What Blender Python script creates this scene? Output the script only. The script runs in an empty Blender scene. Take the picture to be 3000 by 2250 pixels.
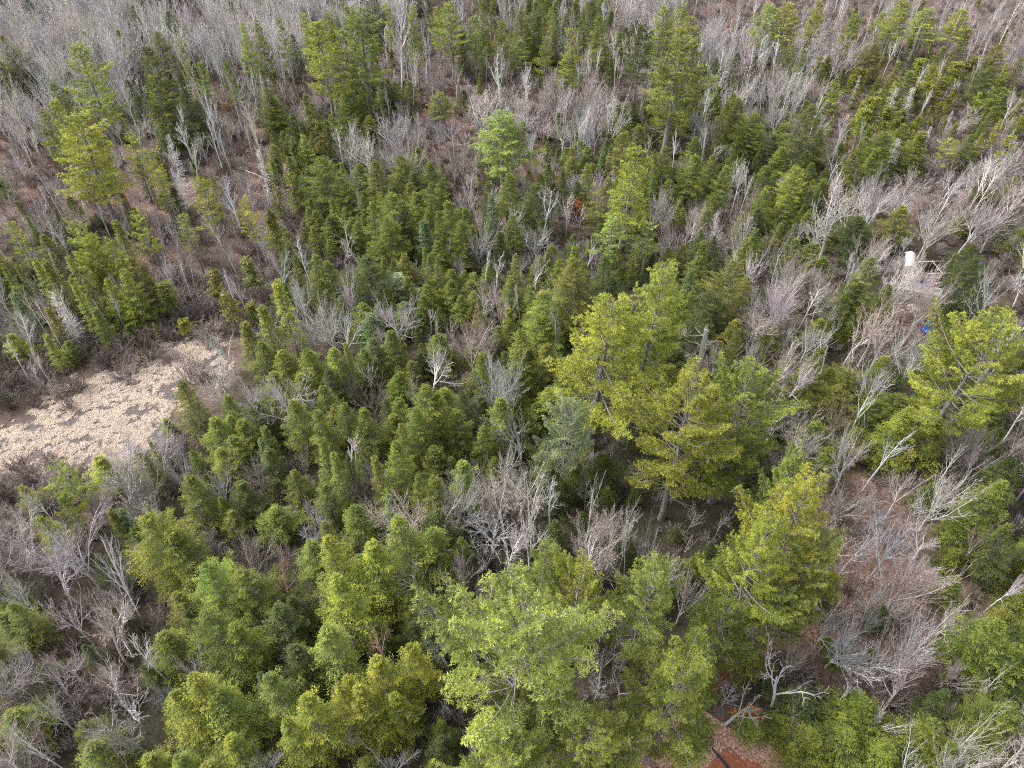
import bpy, math, random
import numpy as np
from mathutils import Vector, Matrix

# ------------------------------------------------------------------ camera, world, sun, exposure
scene = bpy.context.scene
CAM_H = 72.0
TILT = math.radians(45.6)          # angle of the view axis from straight down
FPX = 2083.0                       # focal length in pixels of the 3000 px wide photograph
cam_data = bpy.data.cameras.new('camera')
cam_data.sensor_width = 36.0
cam_data.lens = 36.0 * FPX / 3000.0
cam_data.clip_start = 0.5
cam_data.clip_end = 6000.0
cam = bpy.data.objects.new('camera', cam_data)
scene.collection.objects.link(cam)
cam.location = (0, 0, CAM_H)
cam.rotation_euler = (TILT, 0, 0)
scene.camera = cam

SUN_EL = math.radians(48)
SUN_AZ = math.radians(-78)         # measured from +Y towards +X: the light comes from the west side
world = bpy.data.worlds.new('World')
scene.world = world
world.use_nodes = True
wn = world.node_tree
wn.nodes.clear()
w_out = wn.nodes.new('ShaderNodeOutputWorld')
w_bg = wn.nodes.new('ShaderNodeBackground')
w_sky = wn.nodes.new('ShaderNodeTexSky')
w_sky.sky_type = 'NISHITA'
w_sky.sun_disc = False
w_sky.sun_elevation = SUN_EL
w_sky.sun_rotation = SUN_AZ
w_sky.air_density = 1.0
w_sky.dust_density = 4.0
w_sky.ozone_density = 1.0
w_hsv = wn.nodes.new('ShaderNodeHueSaturation')
w_hsv.inputs['Saturation'].default_value = 0.22
wn.links.new(w_sky.outputs['Color'], w_hsv.inputs['Color'])
wn.links.new(w_hsv.outputs['Color'], w_bg.inputs['Color'])
w_bg.inputs['Strength'].default_value = 0.15
wn.links.new(w_bg.outputs['Background'], w_out.inputs['Surface'])

sun_data = bpy.data.lights.new('sun', 'SUN')
sun_data.energy = 1.25
sun_data.angle = math.radians(16)
sun_data.color = (1.0, 0.97, 0.93)
sun = bpy.data.objects.new('sun', sun_data)
scene.collection.objects.link(sun)
sd = Vector((math.sin(SUN_AZ) * math.cos(SUN_EL), math.cos(SUN_AZ) * math.cos(SUN_EL), math.sin(SUN_EL)))
sun.rotation_euler = sd.to_track_quat('Z', 'Y').to_euler()

scene.view_settings.view_transform = 'Standard'
scene.view_settings.look = 'None'
scene.view_settings.exposure = 1.35
scene.view_settings.gamma = 1.0
scene.view_settings.use_curve_mapping = False
scene.render.engine = 'CYCLES'
scene.cycles.max_bounces = 6
scene.cycles.diffuse_bounces = 3
scene.cycles.transparent_max_bounces = 6
scene.cycles.use_adaptive_sampling = True
scene.cycles.adaptive_threshold = 0.012
scene.cycles.use_denoising = False
scene.cycles.filter_width = 1.1

rng = np.random.default_rng(7)
random.seed(7)
COL = scene.collection

# ------------------------------------------------------------------ photo pixel <-> place on the ground
CT, ST = math.cos(TILT), math.sin(TILT)
def ray(px, py):
    x = (px - 1500.0) / FPX; y = -(py - 1125.0) / FPX
    return np.array([x, y * CT + ST, y * ST - CT])
def at(px, py, z=0.0):
    d = ray(px, py)
    t = (z - CAM_H) / d[2]
    return np.array([d[0] * t, d[1] * t, z])
def to_px(p):
    x, y, z = p[0], p[1], p[2] - CAM_H
    depth = y * ST - z * CT
    up = y * CT + z * ST
    return 1500 + FPX * x / depth, 1125 - FPX * up / depth, depth

# ------------------------------------------------------------------ materials
def nodes_of(name):
    m = bpy.data.materials.new(name)
    m.use_nodes = True
    nt = m.node_tree
    nt.nodes.clear()
    out = nt.nodes.new('ShaderNodeOutputMaterial')
    return m, nt, out
def N(nt, t, **kw):
    n = nt.nodes.new(t)
    for k, v in kw.items():
        if k in n.inputs.keys() if isinstance(k, str) else False:
            n.inputs[k].default_value = v
        else:
            setattr(n, k, v)
    return n
def ramp(nt, fac, stops, interp='LINEAR'):
    r = nt.nodes.new('ShaderNodeValToRGB')
    r.color_ramp.interpolation = interp
    el = r.color_ramp.elements
    el[0].position, el[0].color = stops[0][0], (*stops[0][1], 1)
    el[1].position, el[1].color = stops[-1][0], (*stops[-1][1], 1)
    for p, c in stops[1:-1]:
        e = el.new(p); e.color = (*c, 1)
    nt.links.new(fac, r.inputs['Fac'])
    return r.outputs['Color']
def noise(nt, scale, detail=4, rough=0.6, vec=None):
    n = nt.nodes.new('ShaderNodeTexNoise')
    n.inputs['Scale'].default_value = scale
    n.inputs['Detail'].default_value = detail
    n.inputs['Roughness'].default_value = rough
    if vec is not None: nt.links.new(vec, n.inputs['Vector'])
    return n.outputs['Fac']
def mixc(nt, fac, a, b, mode='MIX'):
    m = nt.nodes.new('ShaderNodeMix'); m.data_type = 'RGBA'; m.blend_type = mode
    for s, v in (('Factor', fac), ('A', a), ('B', b)):
        sock = [i for i in m.inputs if i.name == s and (i.type == ('VALUE' if s == 'Factor' else 'RGBA'))][0]
        if hasattr(v, 'is_linked') or hasattr(v, 'links'): nt.links.new(v, sock)
        elif s == 'Factor': sock.default_value = v
        else: sock.default_value = (*v, 1)
    return [o for o in m.outputs if o.type == 'RGBA'][0]
def princ(nt, out, col, rough=0.8, spec=0.3):
    p = nt.nodes.new('ShaderNodeBsdfPrincipled')
    if hasattr(col, 'links'): nt.links.new(col, p.inputs['Base Color'])
    else: p.inputs['Base Color'].default_value = (*col, 1)
    p.inputs['Roughness'].default_value = rough
    p.inputs['Specular IOR Level'].default_value = spec
    nt.links.new(p.outputs['BSDF'], out.inputs['Surface'])
    return p
def math_n(nt, op, a, b=None):
    m = nt.nodes.new('ShaderNodeMath'); m.operation = op
    for i, v in enumerate((a, b)):
        if v is None: continue
        if hasattr(v, 'links'): nt.links.new(v, m.inputs[i])
        else: m.inputs[i].default_value = v
    return m.outputs[0]

def foliage_material(name, old_shade, young):
    """leaf colour = the tree's own tint, from young tips to older leaves, crown-gap shade painted into the dark end"""
    m, nt, out = nodes_of(name)
    oi = N(nt, 'ShaderNodeAttribute', attribute_name='tint', attribute_type='INSTANCER')
    at_ = N(nt, 'ShaderNodeAttribute', attribute_name='tone')
    tone = ramp(nt, at_.outputs['Fac'], [(0.0, old_shade), (0.55, (1, 1, 1)), (1.0, young)])  # dark end: older leaves plus painted shade of the gaps between sprays
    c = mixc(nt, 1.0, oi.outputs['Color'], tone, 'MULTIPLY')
    geo = N(nt, 'ShaderNodeNewGeometry')
    nz = noise(nt, 0.45, 2, 0.5, geo.outputs['Position'])
    v = ramp(nt, nz, [(0.28, (0.72, 0.76, 0.8)), (0.72, (1.26, 1.2, 1.1))])
    c = mixc(nt, 1.0, c, v, 'MULTIPLY')
    d = N(nt, 'ShaderNodeBsdfPrincipled')
    nt.links.new(c, d.inputs['Base Color'])
    d.inputs['Roughness'].default_value = 0.55
    d.inputs['Specular IOR Level'].default_value = 0.25
    t = N(nt, 'ShaderNodeBsdfTranslucent')
    nt.links.new(c, t.inputs['Color'])
    mx = N(nt, 'ShaderNodeMixShader'); mx.inputs[0].default_value = 0.3
    nt.links.new(d.outputs[0], mx.inputs[1]); nt.links.new(t.outputs[0], mx.inputs[2])
    nt.links.new(mx.outputs[0], out.inputs['Surface'])
    return m
def bark_material(name, dark, light, scale=6.0, use_tint=False):
    m, nt, out = nodes_of(name)
    tc = N(nt, 'ShaderNodeTexCoord')
    mp = N(nt, 'ShaderNodeMapping'); mp.inputs['Scale'].default_value = (1, 1, 0.35)
    nt.links.new(tc.outputs['Object'], mp.inputs['Vector'])
    c = ramp(nt, noise(nt, scale, 4, 0.7, mp.outputs[0]), [(0.35, dark), (0.62, light)])
    if use_tint:
        oi = N(nt, 'ShaderNodeAttribute', attribute_name='tint', attribute_type='INSTANCER')
        at_ = N(nt, 'ShaderNodeAttribute', attribute_name='tone')
        c = mixc(nt, 1.0, c, oi.outputs['Color'], 'MULTIPLY')
        tip = ramp(nt, at_.outputs['Fac'], [(0.0, (1.22, 1.22, 1.22)), (0.4, (1, 0.99, 0.98)), (1.0, (0.86, 0.79, 0.775))])
        c = mixc(nt, 1.0, c, tip, 'MULTIPLY')
    princ(nt, out, c, 0.85, 0.2)
    return m

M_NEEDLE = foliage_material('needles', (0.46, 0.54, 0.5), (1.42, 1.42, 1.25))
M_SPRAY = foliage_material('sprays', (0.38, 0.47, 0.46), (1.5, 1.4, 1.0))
M_PINEBARK = bark_material('pine_bark', (0.12, 0.105, 0.1), (0.3, 0.27, 0.26))
M_DARKBARK = bark_material('conifer_bark', (0.07, 0.06, 0.055), (0.2, 0.18, 0.165))
M_BARE = bark_material('grey_bark', (0.7, 0.7, 0.7), (1.15, 1.15, 1.15), 4.0, True)
M_LEAFB = foliage_material('withered_leaves', (0.6, 0.6, 0.6), (1.4, 1.3, 1.2))

# ------------------------------------------------------------------ geometry collector
class Geo:
    def __init__(s): s.v = []; s.f = []; s.t = []; s.m = []; s.n = 0
    def add(s, v, f, tone=0.5, mat=0):
        v = np.asarray(v, float); f = np.asarray(f, int)
        if len(f) == 0: return
        s.v.append(v); s.f.append(f + s.n); s.n += len(v)
        s.t.append(np.broadcast_to(np.asarray(tone, float), (len(v),)))
        s.m.append(np.full(len(f), mat))
    def merge(s, o, mat=0):
        for v, f, t, m in zip(o.v, o.f, o.t, o.m):
            pass
        if o.n:
            base = s.n
            s.v += o.v; s.t += o.t
            for f in o.f: s.f.append(f + base)
            for m in o.m: s.m.append(np.full(len(m), mat))
            s.n += o.n
        return s
    def mesh(s, name, mats, smooth=False):
        me = bpy.data.meshes.new(name)
        V = np.concatenate(s.v).astype(np.float32)
        sizes = np.concatenate([np.full(len(f), f.shape[1]) for f in s.f])
        loops = np.concatenate([f.ravel() for f in s.f]).astype(np.int32)
        me.vertices.add(len(V)); me.vertices.foreach_set('co', V.ravel())
        me.loops.add(len(loops)); me.loops.foreach_set('vertex_index', loops)
        me.polygons.add(len(sizes))
        st = np.concatenate([[0], np.cumsum(sizes)[:-1]]).astype(np.int32)
        me.polygons.foreach_set('loop_start', st)
        me.polygons.foreach_set('material_index', np.concatenate(s.m).astype(np.int32))
        a = me.attributes.new('tone', 'FLOAT', 'POINT')
        a.data.foreach_set('value', np.concatenate(s.t).astype(np.float32))
        me.update(calc_edges=True)
        if smooth: me.polygons.foreach_set('use_smooth', np.ones(len(sizes), bool))
        for m in mats: me.materials.append(m)
        return me
def unit(a):
    return a / np.maximum(np.linalg.norm(a, axis=-1, keepdims=True), 1e-9)
def prisms(g, P0, P1, R0, R1, n=3, tone=0.5):
    """a tapered rod for each segment"""
    P0 = np.asarray(P0, float).reshape(-1, 3); P1 = np.asarray(P1, float).reshape(-1, 3)
    R0 = np.broadcast_to(R0, (len(P0),)).reshape(-1, 1); R1 = np.broadcast_to(R1, (len(P0),)).reshape(-1, 1)
    if len(P0) == 0: return
    d = unit(P1 - P0)
    ref = np.where(np.abs(d[:, 2:3]) > 0.9, np.array([[1.0, 0, 0]]), np.array([[0, 0, 1.0]]))
    a = unit(np.cross(d, ref)); b = np.cross(d, a)
    vs = []
    for P, R in ((P0, R0), (P1, R1)):
        for k in range(n):
            th = 2 * math.pi * k / n
            vs.append(P + R * (math.cos(th) * a + math.sin(th) * b))
    V = np.stack(vs, 1)
    i0 = (np.arange(len(P0)) * 2 * n)[:, None]
    F = np.concatenate([i0 + np.array([[k, (k + 1) % n, n + (k + 1) % n, n + k]]) for k in range(n)])
    g.add(V.reshape(-1, 3), F, np.repeat(np.broadcast_to(tone, (len(P0),)), 2 * n))
def tube(g, pts, rad, n=8, tone=0.3, cap=True):
    pts = np.asarray(pts, float); rad = np.asarray(rad, float)
    d = unit(np.gradient(pts, axis=0))
    ref = np.array([0.0, 1.0, 0]) if abs(d[0][1]) < 0.8 else np.array([1.0, 0, 0])
    a = unit(np.cross(d, ref)); b = np.cross(d, a)
    th = np.arange(n) * 2 * math.pi / n
    V = pts[:, None] + rad[:, None, None] * (np.cos(th)[None, :, None] * a[:, None] + np.sin(th)[None, :, None] * b[:, None])
    L = len(pts)
    F = [[i * n + k, i * n + (k + 1) % n, (i + 1) * n + (k + 1) % n, (i + 1) * n + k] for i in range(L - 1) for k in range(n)]
    g.add(V.reshape(-1, 3), F, tone)
    if cap: g.add(V[-1], [list(range(n))], tone); g.add(V[0], [list(range(n))[::-1]], tone)
def blades(g, B, D, side, L, W, tone, tipw=0.35):
    """a leaf-like quad from each base B along D"""
    B = np.asarray(B, float); n = len(B)
    L = np.broadcast_to(L, (n,)).reshape(-1, 1); W = np.broadcast_to(W, (n,)).reshape(-1, 1)
    D = unit(D); S = unit(side)
    m = B + D * L * 0.5; t = B + D * L
    V = np.stack([B, m - S * W * 0.5, t, m + S * W * 0.5], 1)
    i0 = (np.arange(n) * 4)[:, None]
    g.add(V.reshape(-1, 3), i0 + np.array([[0, 1, 2, 3]]), np.repeat(np.broadcast_to(tone, (n,)), 4))
def rnd(n, lo, hi): return rng.uniform(lo, hi, n)
# ------------------------------------------------------------------ tree kinds (each: trunk geometry, crown geometry, nominal height, nominal radius)
UP = np.array([0, 0, 1.0])
def rand_dirs(n):
    return unit(rng.normal(size=(n, 3)))
def wobble_trunk(h, r0, r1, amp, n=10, nside=8):
    z = np.linspace(-0.4, h, n)
    off = np.cumsum(rng.normal(0, amp, (n, 2)), axis=0) * 0.5
    off -= off[0]
    off -= np.outer(np.linspace(0, 1, n) ** 2, off[-1]) * 0.6
    P = np.column_stack([off, z])
    R = r0 + (r1 - r0) * (np.clip(z / h, 0, 1)) ** 0.85
    R[0] *= 1.35
    return P, R
def on_path(P, z):
    return np.array([np.interp(z, P[:, 2], P[:, 0]), np.interp(z, P[:, 2], P[:, 1]), z])

def make_pine(h, r, c0, style, tufts=1.0, dead=10, near=False):
    tr, cr = Geo(), Geo()
    P, R = wobble_trunk(h, 0.014 * h, 0.04, 0.13 if style == 'cone' else 0.25)
    tube(tr, P, R, 8)
    S0, S1, A0, A1 = [], [], [], []
    z = c0 * h
    lobes = rng.uniform(0, 6.28, 3)
    TB, TD, TT = [], [], []
    while z < h * 0.985:
        t = (z - c0 * h) / (h - c0 * h)
        if style == 'cone': prof = (1 - t) ** 0.68 * 0.92 + 0.08; prof *= min(1, 0.5 + t * 3)
        elif style == 'broad': prof = (max(0.0, 1 - t ** 2.1)) ** 0.75 * 0.95 + 0.1; prof *= min(1, 0.6 + t * 1.6)
        else: prof = (1 - t) ** 0.5 * 0.8 + 0.15
        k = int(rng.integers(4, 7))
        az0 = rng.uniform(0, 6.28)
        skip_az = rng.uniform(0, 6.28)
        for i in range(k):
            az = az0 + i * 6.283 / k + rng.normal(0, 0.25)
            lob = 0.85 + 0.2 * math.sin(az * 2 + lobes[0] + t * 4) + 0.12 * math.sin(az * 3 + lobes[1] - t * 7)
            L = r * prof * lob * rng.uniform(0.62, 1.12)
            if style == 'ragged' and rng.random() < 0.25: L *= 0.45
            if rng.random() < 0.1: L *= 0.5
            if L < 0.35: L = 0.35
            el = math.radians((2 + 42 * t if style != 'broad' else 4 + 48 * t) + rng.normal(0, 7))
            if t < 0.2: el -= math.radians(10)
            d = np.array([math.cos(az), math.sin(az), 0]); sd_ = np.array([-d[1], d[0], 0])
            b = on_path(P, z + rng.uniform(-0.2, 0.2))
            s = np.linspace(0, 1, 5)
            bend = rng.normal(0, 0.10)
            pts = b + np.outer(L * s * math.cos(el), d) + np.outer(L * s ** 2 * bend, sd_) + np.outer(L * (s * math.sin(el) + 0.16 * s ** 2.2 - 0.05 * np.sin(s * 3.1)), UP)
            rb = 0.02 + 0.011 * L
            rr = rb * (1 - 0.75 * s)
            S0 += list(pts[:-1]); S1 += list(pts[1:]); A0 += list(rr[:-1]); A1 += list(rr[1:])
            btone = rng.normal(0.5, 0.17)
            start = 0.25 if style == 'cone' else 0.38
            ns = max(4, int(L * 3.6))
            for j in range(ns):
                q = start + (1 - start) * (j + rng.random()) / ns
                p0 = np.array([np.interp(q, s, pts[:, m]) for m in range(3)])
                side = 1 if j % 2 else -1
                sl = (0.30 * L * (1.15 - q) + 0.35) * rng.uniform(0.7, 1.2)
                dd = unit(d * 0.75 + sd_ * side * rng.uniform(0.6, 1.1) + UP * rng.uniform(0.0, 0.22))
                p1 = p0 + dd * sl
                S0.append(p0); S1.append(p1); A0.append(0.014); A1.append(0.007)
                nt_ = max(2, int(sl * 5.2 * tufts))
                u = (np.arange(nt_) + rng.random(nt_)) / nt_
                u = 0.2 + 0.8 * u
                TB.append(p0 + (p1 - p0) * u[:, None] + rng.normal(0, 0.06, (nt_, 3)) * np.array([1, 1, .6]))
                TD.append(np.tile(dd, (nt_, 1)))
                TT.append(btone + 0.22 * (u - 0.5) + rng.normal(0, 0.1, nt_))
            nt_ = max(2, int(L * 1.6 * tufts))
            u = rng.uniform(0.7, 1.02, nt_)
            pp = np.column_stack([np.interp(u, s, pts[:, m]) for m in range(3)])
            TB.append(pp); TD.append(np.tile(d, (nt_, 1))); TT.append(btone + 0.12 + rng.normal(0, 0.1, nt_))
        z += rng.uniform(0.75, 1.25) * (h / 24) * (1.25 if style == 'ragged' else 1)
    for _ in range(dead):
        z = rng.uniform(0.18, c0 + 0.2) * h
        az = rng.uniform(0, 6.28); L = rng.uniform(0.25, 0.75) * r * 0.8
        d = np.array([math.cos(az), math.sin(az), rng.uniform(-0.25, 0.25)])
        b = on_path(P, z)
        p1 = b + d * L * 0.5; p2 = b + d * L + UP * rng.uniform(-0.3, 0.3) * L * 0.4
        S0 += [b, p1]; S1 += [p1, p2]; A0 += [0.045, 0.028]; A1 += [0.028, 0.01]
        for _k in range(3):
            p3 = p1 + (p2 - p1) * rng.random(); S0.append(p3); S1.append(p3 + unit(d + rng.normal(0, 0.6, 3)) * L * 0.3); A0.append(0.016); A1.append(0.006)
    prisms(tr, S0, S1, np.array(A0), np.array(A1), 4, 0.5)
    TB = np.concatenate(TB); TD = np.concatenate(TD); TT = np.concatenate(TT)
    nb = 13 if style == 'broad' or near else 9
    thin = 1.0 if style == 'broad' or near else 1.6
    B = np.repeat(TB, nb, 0)
    D = unit(np.repeat(TD, nb, 0) * 0.45 + rand_dirs(len(B)) * 0.85 + UP * 0.42)
    side = np.cross(D, rand_dirs(len(B)))
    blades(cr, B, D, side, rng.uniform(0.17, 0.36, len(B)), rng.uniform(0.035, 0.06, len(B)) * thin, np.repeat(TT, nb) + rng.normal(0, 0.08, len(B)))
    return tr, cr

def make_hemlock(h, r, c0=0.06, power=0.95, dens=1.15, droop=0.3, spray=1.0, rough=0.15, rise=12, fine=1.0):
    tr, cr = Geo(), Geo()
    P, R = wobble_trunk(h, 0.013 * h, 0.025, 0.06)
    tube(tr, P, R, 7)
    nb = int(112 * dens)
    ph = rng.uniform(0, 6.28, 4)
    S0, S1, A0, A1 = [], [], [], []
    BB, BD, BS, BL, BW, BT = [], [], [], [], [], []
    for i in range(nb):
        t = (i + rng.random()) / nb
        t = t ** 0.92
        z = (c0 + (0.985 - c0) * t) * h
        az = i * 2.39996 + rng.normal(0, 0.2)
        lob = 1 + rough * (math.sin(az * 2 + ph[0] + t * 5) + 0.7 * math.sin(az * 3 + ph[1] - t * 9) + 0.6 * math.sin(az * 5 + ph[2] + t * 14))
        L = r * (1.06 * (1 - t) ** power + 0.03) * lob * rng.uniform(0.62, 1.16) * min(1.0, 0.7 + t * 2.5)
        L = max(L, 0.25)
        el = math.radians(rise + 38 * t + rng.normal(0, 7))
        d = np.array([math.cos(az), math.sin(az), 0]); sd_ = np.array([-d[1], d[0], 0])
        b = on_path(P, z)
        s = np.linspace(0, 1, 4)
        dr = droop * (1 - 0.6 * t)
        pts = b + np.outer(L * s, d) + np.outer(L * (s * math.tan(el) * 0.9 - dr * s ** 2.3), UP)
        S0 += list(pts[:-1]); S1 += list(pts[1:]); q = 0.014 + 0.007 * L
        A0 += [q, q * .7, q * .4]; A1 += [q * .7, q * .4, q * .15]
        bt = rng.normal(0.5, 0.2)
        n = max(5, int(L * 5.2 * fine))
        u = 0.2 + 0.8 * (np.arange(n) + rng.random(n)) / n
        pp = np.column_stack([np.interp(u, s, pts[:, m]) for m in range(3)])
        for sg in (-1, 1):
            sl = (0.22 + 0.30 * L * (1.1 - u)) * rng.uniform(0.6, 1.2, n) * spray
            dirs = unit(d * rng.uniform(0.5, 1.0, n)[:, None] + sd_ * sg * rng.uniform(0.5, 1.1, n)[:, None] + UP * rng.uniform(-0.28, 0.22, n)[:, None])
            k = 5
            w = np.tile((np.arange(k) + 0.6) / k, n) * rng.uniform(0.85, 1.15, n * k)
            slr = np.repeat(sl, k); dr_ = np.repeat(dirs, k, 0)
            base = np.repeat(pp, k, 0) + dr_ * (slr * w)[:, None] - UP * (0.16 * slr * w ** 2)[:, None] + rng.normal(0, 0.035, (n * k, 3))
            lat = np.cross(dr_, UP) * np.where(rng.random(n * k) < 0.5, -1, 1)[:, None]
            ld = unit(dr_ * rng.uniform(0.4, 1.2, n * k)[:, None] + lat * rng.uniform(0.1, 1.0, n * k)[:, None] + UP * rng.uniform(-0.4, 0.25, n * k)[:, None])
            BB.append(base); BD.append(ld); BS.append(np.cross(ld, UP + rng.normal(0, 0.5, (n * k, 3)))); BL.append(rng.uniform(0.13, 0.27, n * k)); BW.append(rng.uniform(0.045, 0.085, n * k))
            BT.append(bt + 0.5 * (np.repeat(u, k) - 0.7) + 0.25 * (w - 0.5) + rng.normal(0, 0.09, n * k))  # tone drops towards the stem: older sprays, and gap shade put into the colour
    m_ = 26
    bz = rng.uniform(0.93, 1.0, m_) * h
    pp = np.array([on_path(P, q) for q in bz]); dirs = unit(rng.normal(0, 0.5, (m_, 3)) + UP * 0.9)
    BB.append(pp); BD.append(dirs); BS.append(np.cross(dirs, rand_dirs(m_))); BL.append(rng.uniform(0.25, 0.5, m_)); BW.append(rng.uniform(0.08, 0.14, m_)); BT.append(np.full(m_, 0.7))
    prisms(tr, S0, S1, np.array(A0), np.array(A1), 3, 0.5)
    cc = np.concatenate
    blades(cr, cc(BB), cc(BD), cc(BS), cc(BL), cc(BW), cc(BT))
    return tr, cr

def make_cedar(h, r, bare=0.35):
    """thin swamp conifer with scraggly upright foliage and a bare grey stem"""
    tr, cr = Geo(), Geo()
    P, R = wobble_trunk(h, 0.10, 0.02, 0.09)
    tube(tr, P, R, 6)
    S0, S1, A0, A1, TB, TT = [], [], [], [], [], []
    n = 46
    for i in range(n):
        t = rng.random()
        z = (bare * rng.uniform(0.6, 1.1) + (0.99 - bare) * t) * h
        az = rng.uniform(0, 6.28)
        L = r * ((1 - t) ** 0.6 * 0.8 + 0.2) * rng.uniform(0.4, 1.15)
        d = unit(np.array([math.cos(az), math.sin(az), rng.uniform(0.15, 0.8)]))
        b = on_path(P, z); e = b + d * L
        S0.append(b); S1.append(e); A0.append(0.02); A1.append(0.006)
        if rng.random() < 0.78:
            k = 9
            TB.append(b + (e - b) * rng.uniform(0.35, 1.05, k)[:, None] + rng.normal(0, 0.14, (k, 3)))
            TT.append(rng.normal(0.5, 0.18) + rng.normal(0, 0.12, k))
    prisms(tr, S0, S1, np.array(A0), np.array(A1), 3, 0.5)
    TB = np.concatenate(TB); TT = np.concatenate(TT)
    nb = 5; B = np.repeat(TB, nb, 0)
    D = unit(rand_dirs(len(B)) + UP * 0.45)
    blades(cr, B, D, np.cross(D, rand_dirs(len(B))), rng.uniform(0.18, 0.4, len(B)), rng.uniform(0.07, 0.13, len(B)), np.repeat(TT, nb))
    return tr, cr

def grow(P0, d, L, r, lev, maxlev, out, spec):
    """recursive bare branching; out[lev] collects (p0,p1,r0,r1)"""
    n = 4 if lev <= 1 else (3 if lev <= 3 else 2)
    wob, trop = spec['wob'] * (1 + 0.15 * lev), spec['trop']
    pts = [P0]; p = P0; dd = d
    for i in range(n):
        dd = unit(dd + rng.normal(0, wob, 3) + UP * trop * (0.4 if lev == 0 else 1.0))
        p = p + dd * (L / n); pts.append(p)
    pts = np.array(pts)
    r1 = r * (0.45 if lev == 0 else 0.35)
    rr = np.linspace(r, r1, n + 1)
    for i in range(n): out[lev].append((pts[i], pts[i + 1], max(rr[i], spec['rmin']), max(rr[i + 1], spec['rmin'] * 0.7)))
    if lev >= maxlev: return
    k = spec['kids'][lev]
    k = max(2, int(round(k * rng.uniform(0.75, 1.25))))
    lo = spec['lo'][lev]
    for j in range(k):
        u = lo + (1 - lo) * (j + rng.random()) / k
        u = min(u, 0.99)
        x = u * n; i = min(int(x), n - 1); f = x - i
        q = pts[i] * (1 - f) + pts[i + 1] * f
        loc = unit(pts[i + 1] - pts[i])
        side = unit(np.cross(loc, rand_dirs(1)[0]))
        ang = math.radians(rng.uniform(*spec['ang'][lev]))
        nd = unit(loc * math.cos(ang) + side * math.sin(ang))
        if nd[2] < -0.1: nd[2] *= 0.3; nd = unit(nd)
        rl = spec['len'][lev] * (1.25 - 0.75 * (u - lo) / (1 - lo)) * rng.uniform(0.65, 1.2)
        grow(q, nd, L * rl, max(rr[i] * 0.62, spec['rmin']), lev + 1, maxlev, out, spec)
    # leader
    if lev > 0: grow(pts[-1], dd, L * spec['len'][lev] * 0.8, r1, lev + 1, maxlev, out, spec)

def make_bare(h, r, spec, maxlev=4, stems=1, lean=0.05):
    tr, cr = Geo(), Geo()
    out = [[] for _ in range(maxlev + 1)]
    for s in range(stems):
        d = unit(np.array([rng.normal(0, lean), rng.normal(0, lean), 1.0])) if stems == 1 else unit(np.array([math.cos(s * 6.28 / stems + 1) * 0.28, math.sin(s * 6.28 / stems + 1) * 0.28, 1.0]) + rng.normal(0, 0.06, 3))
        b = np.array([0, 0, -0.3]) if stems == 1 else np.array([math.cos(s * 6.28 / stems + 1) * 0.25, math.sin(s * 6.28 / stems + 1) * 0.25, -0.3])
        grow(b, d, spec['trunk'] * (1 if stems == 1 else rng.uniform(0.8, 1.1)), spec['r0'] / (1 if stems == 1 else 1.4), 0, maxlev, out, spec)
    allp = np.array([s[1] for lv in out for s in lv])
    zmax = np.percentile(allp[:, 2], 99.7); rad = np.percentile(np.hypot(allp[:, 0], allp[:, 1]), 96)
    kz, kr = h / zmax, r / rad
    sc = np.array([kr, kr, kz])
    for lev, lv in enumerate(out):
        g = tr if lev <= 1 else cr
        A = np.array([s[0] for s in lv]) * sc; B = np.array([s[1] for s in lv]) * sc
        r0 = np.array([s[2] for s in lv]); r1 = np.array([s[3] for s in lv])
        tn = {0: 0.0, 1: 0.1, 2: 0.3, 3: 0.6}.get(lev, 0.95)
        prisms(g, A, B, r0, r1, 7 if lev == 0 else (5 if lev == 1 else 3), tn)
    return tr, cr
MAPLE = dict(wob=0.09, trop=0.075, rmin=0.0155, r0=0.20, trunk=7.0, kids=[8, 5, 5, 2], lo=[0.42, 0.2, 0.15, 0.1], ang=[(28, 60), (28, 58), (28, 55), (25, 50)], len=[0.85, 0.5, 0.5, 0.5])
FAN = dict(wob=0.07, trop=0.09, rmin=0.0145, r0=0.18, trunk=5.0, kids=[9, 6, 5, 2], lo=[0.3, 0.15, 0.1, 0.1], ang=[(22, 52), (22, 46), (22, 44), (20, 42)], len=[1.2, 0.55, 0.5, 0.45])
BIRCH = dict(wob=0.06, trop=0.05, rmin=0.015, r0=0.13, trunk=10.0, kids=[9, 4, 4], lo=[0.45, 0.2, 0.1], ang=[(28, 55), (25, 50), (20, 50)], len=[0.3, 0.5, 0.55])
GNARL = dict(wob=0.20, trop=0.05, rmin=0.024, r0=0.22, trunk=7.0, kids=[5, 4, 4], lo=[0.4, 0.2, 0.15], ang=[(30, 65), (35, 75), (30, 75)], len=[0.75, 0.55, 0.5])
SAPL = dict(wob=0.07, trop=0.08, rmin=0.013, r0=0.055, trunk=5.0, kids=[8, 5, 3], lo=[0.25, 0.15, 0.1], ang=[(20, 48), (20, 50), (20, 45)], len=[0.5, 0.5, 0.5])

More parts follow.
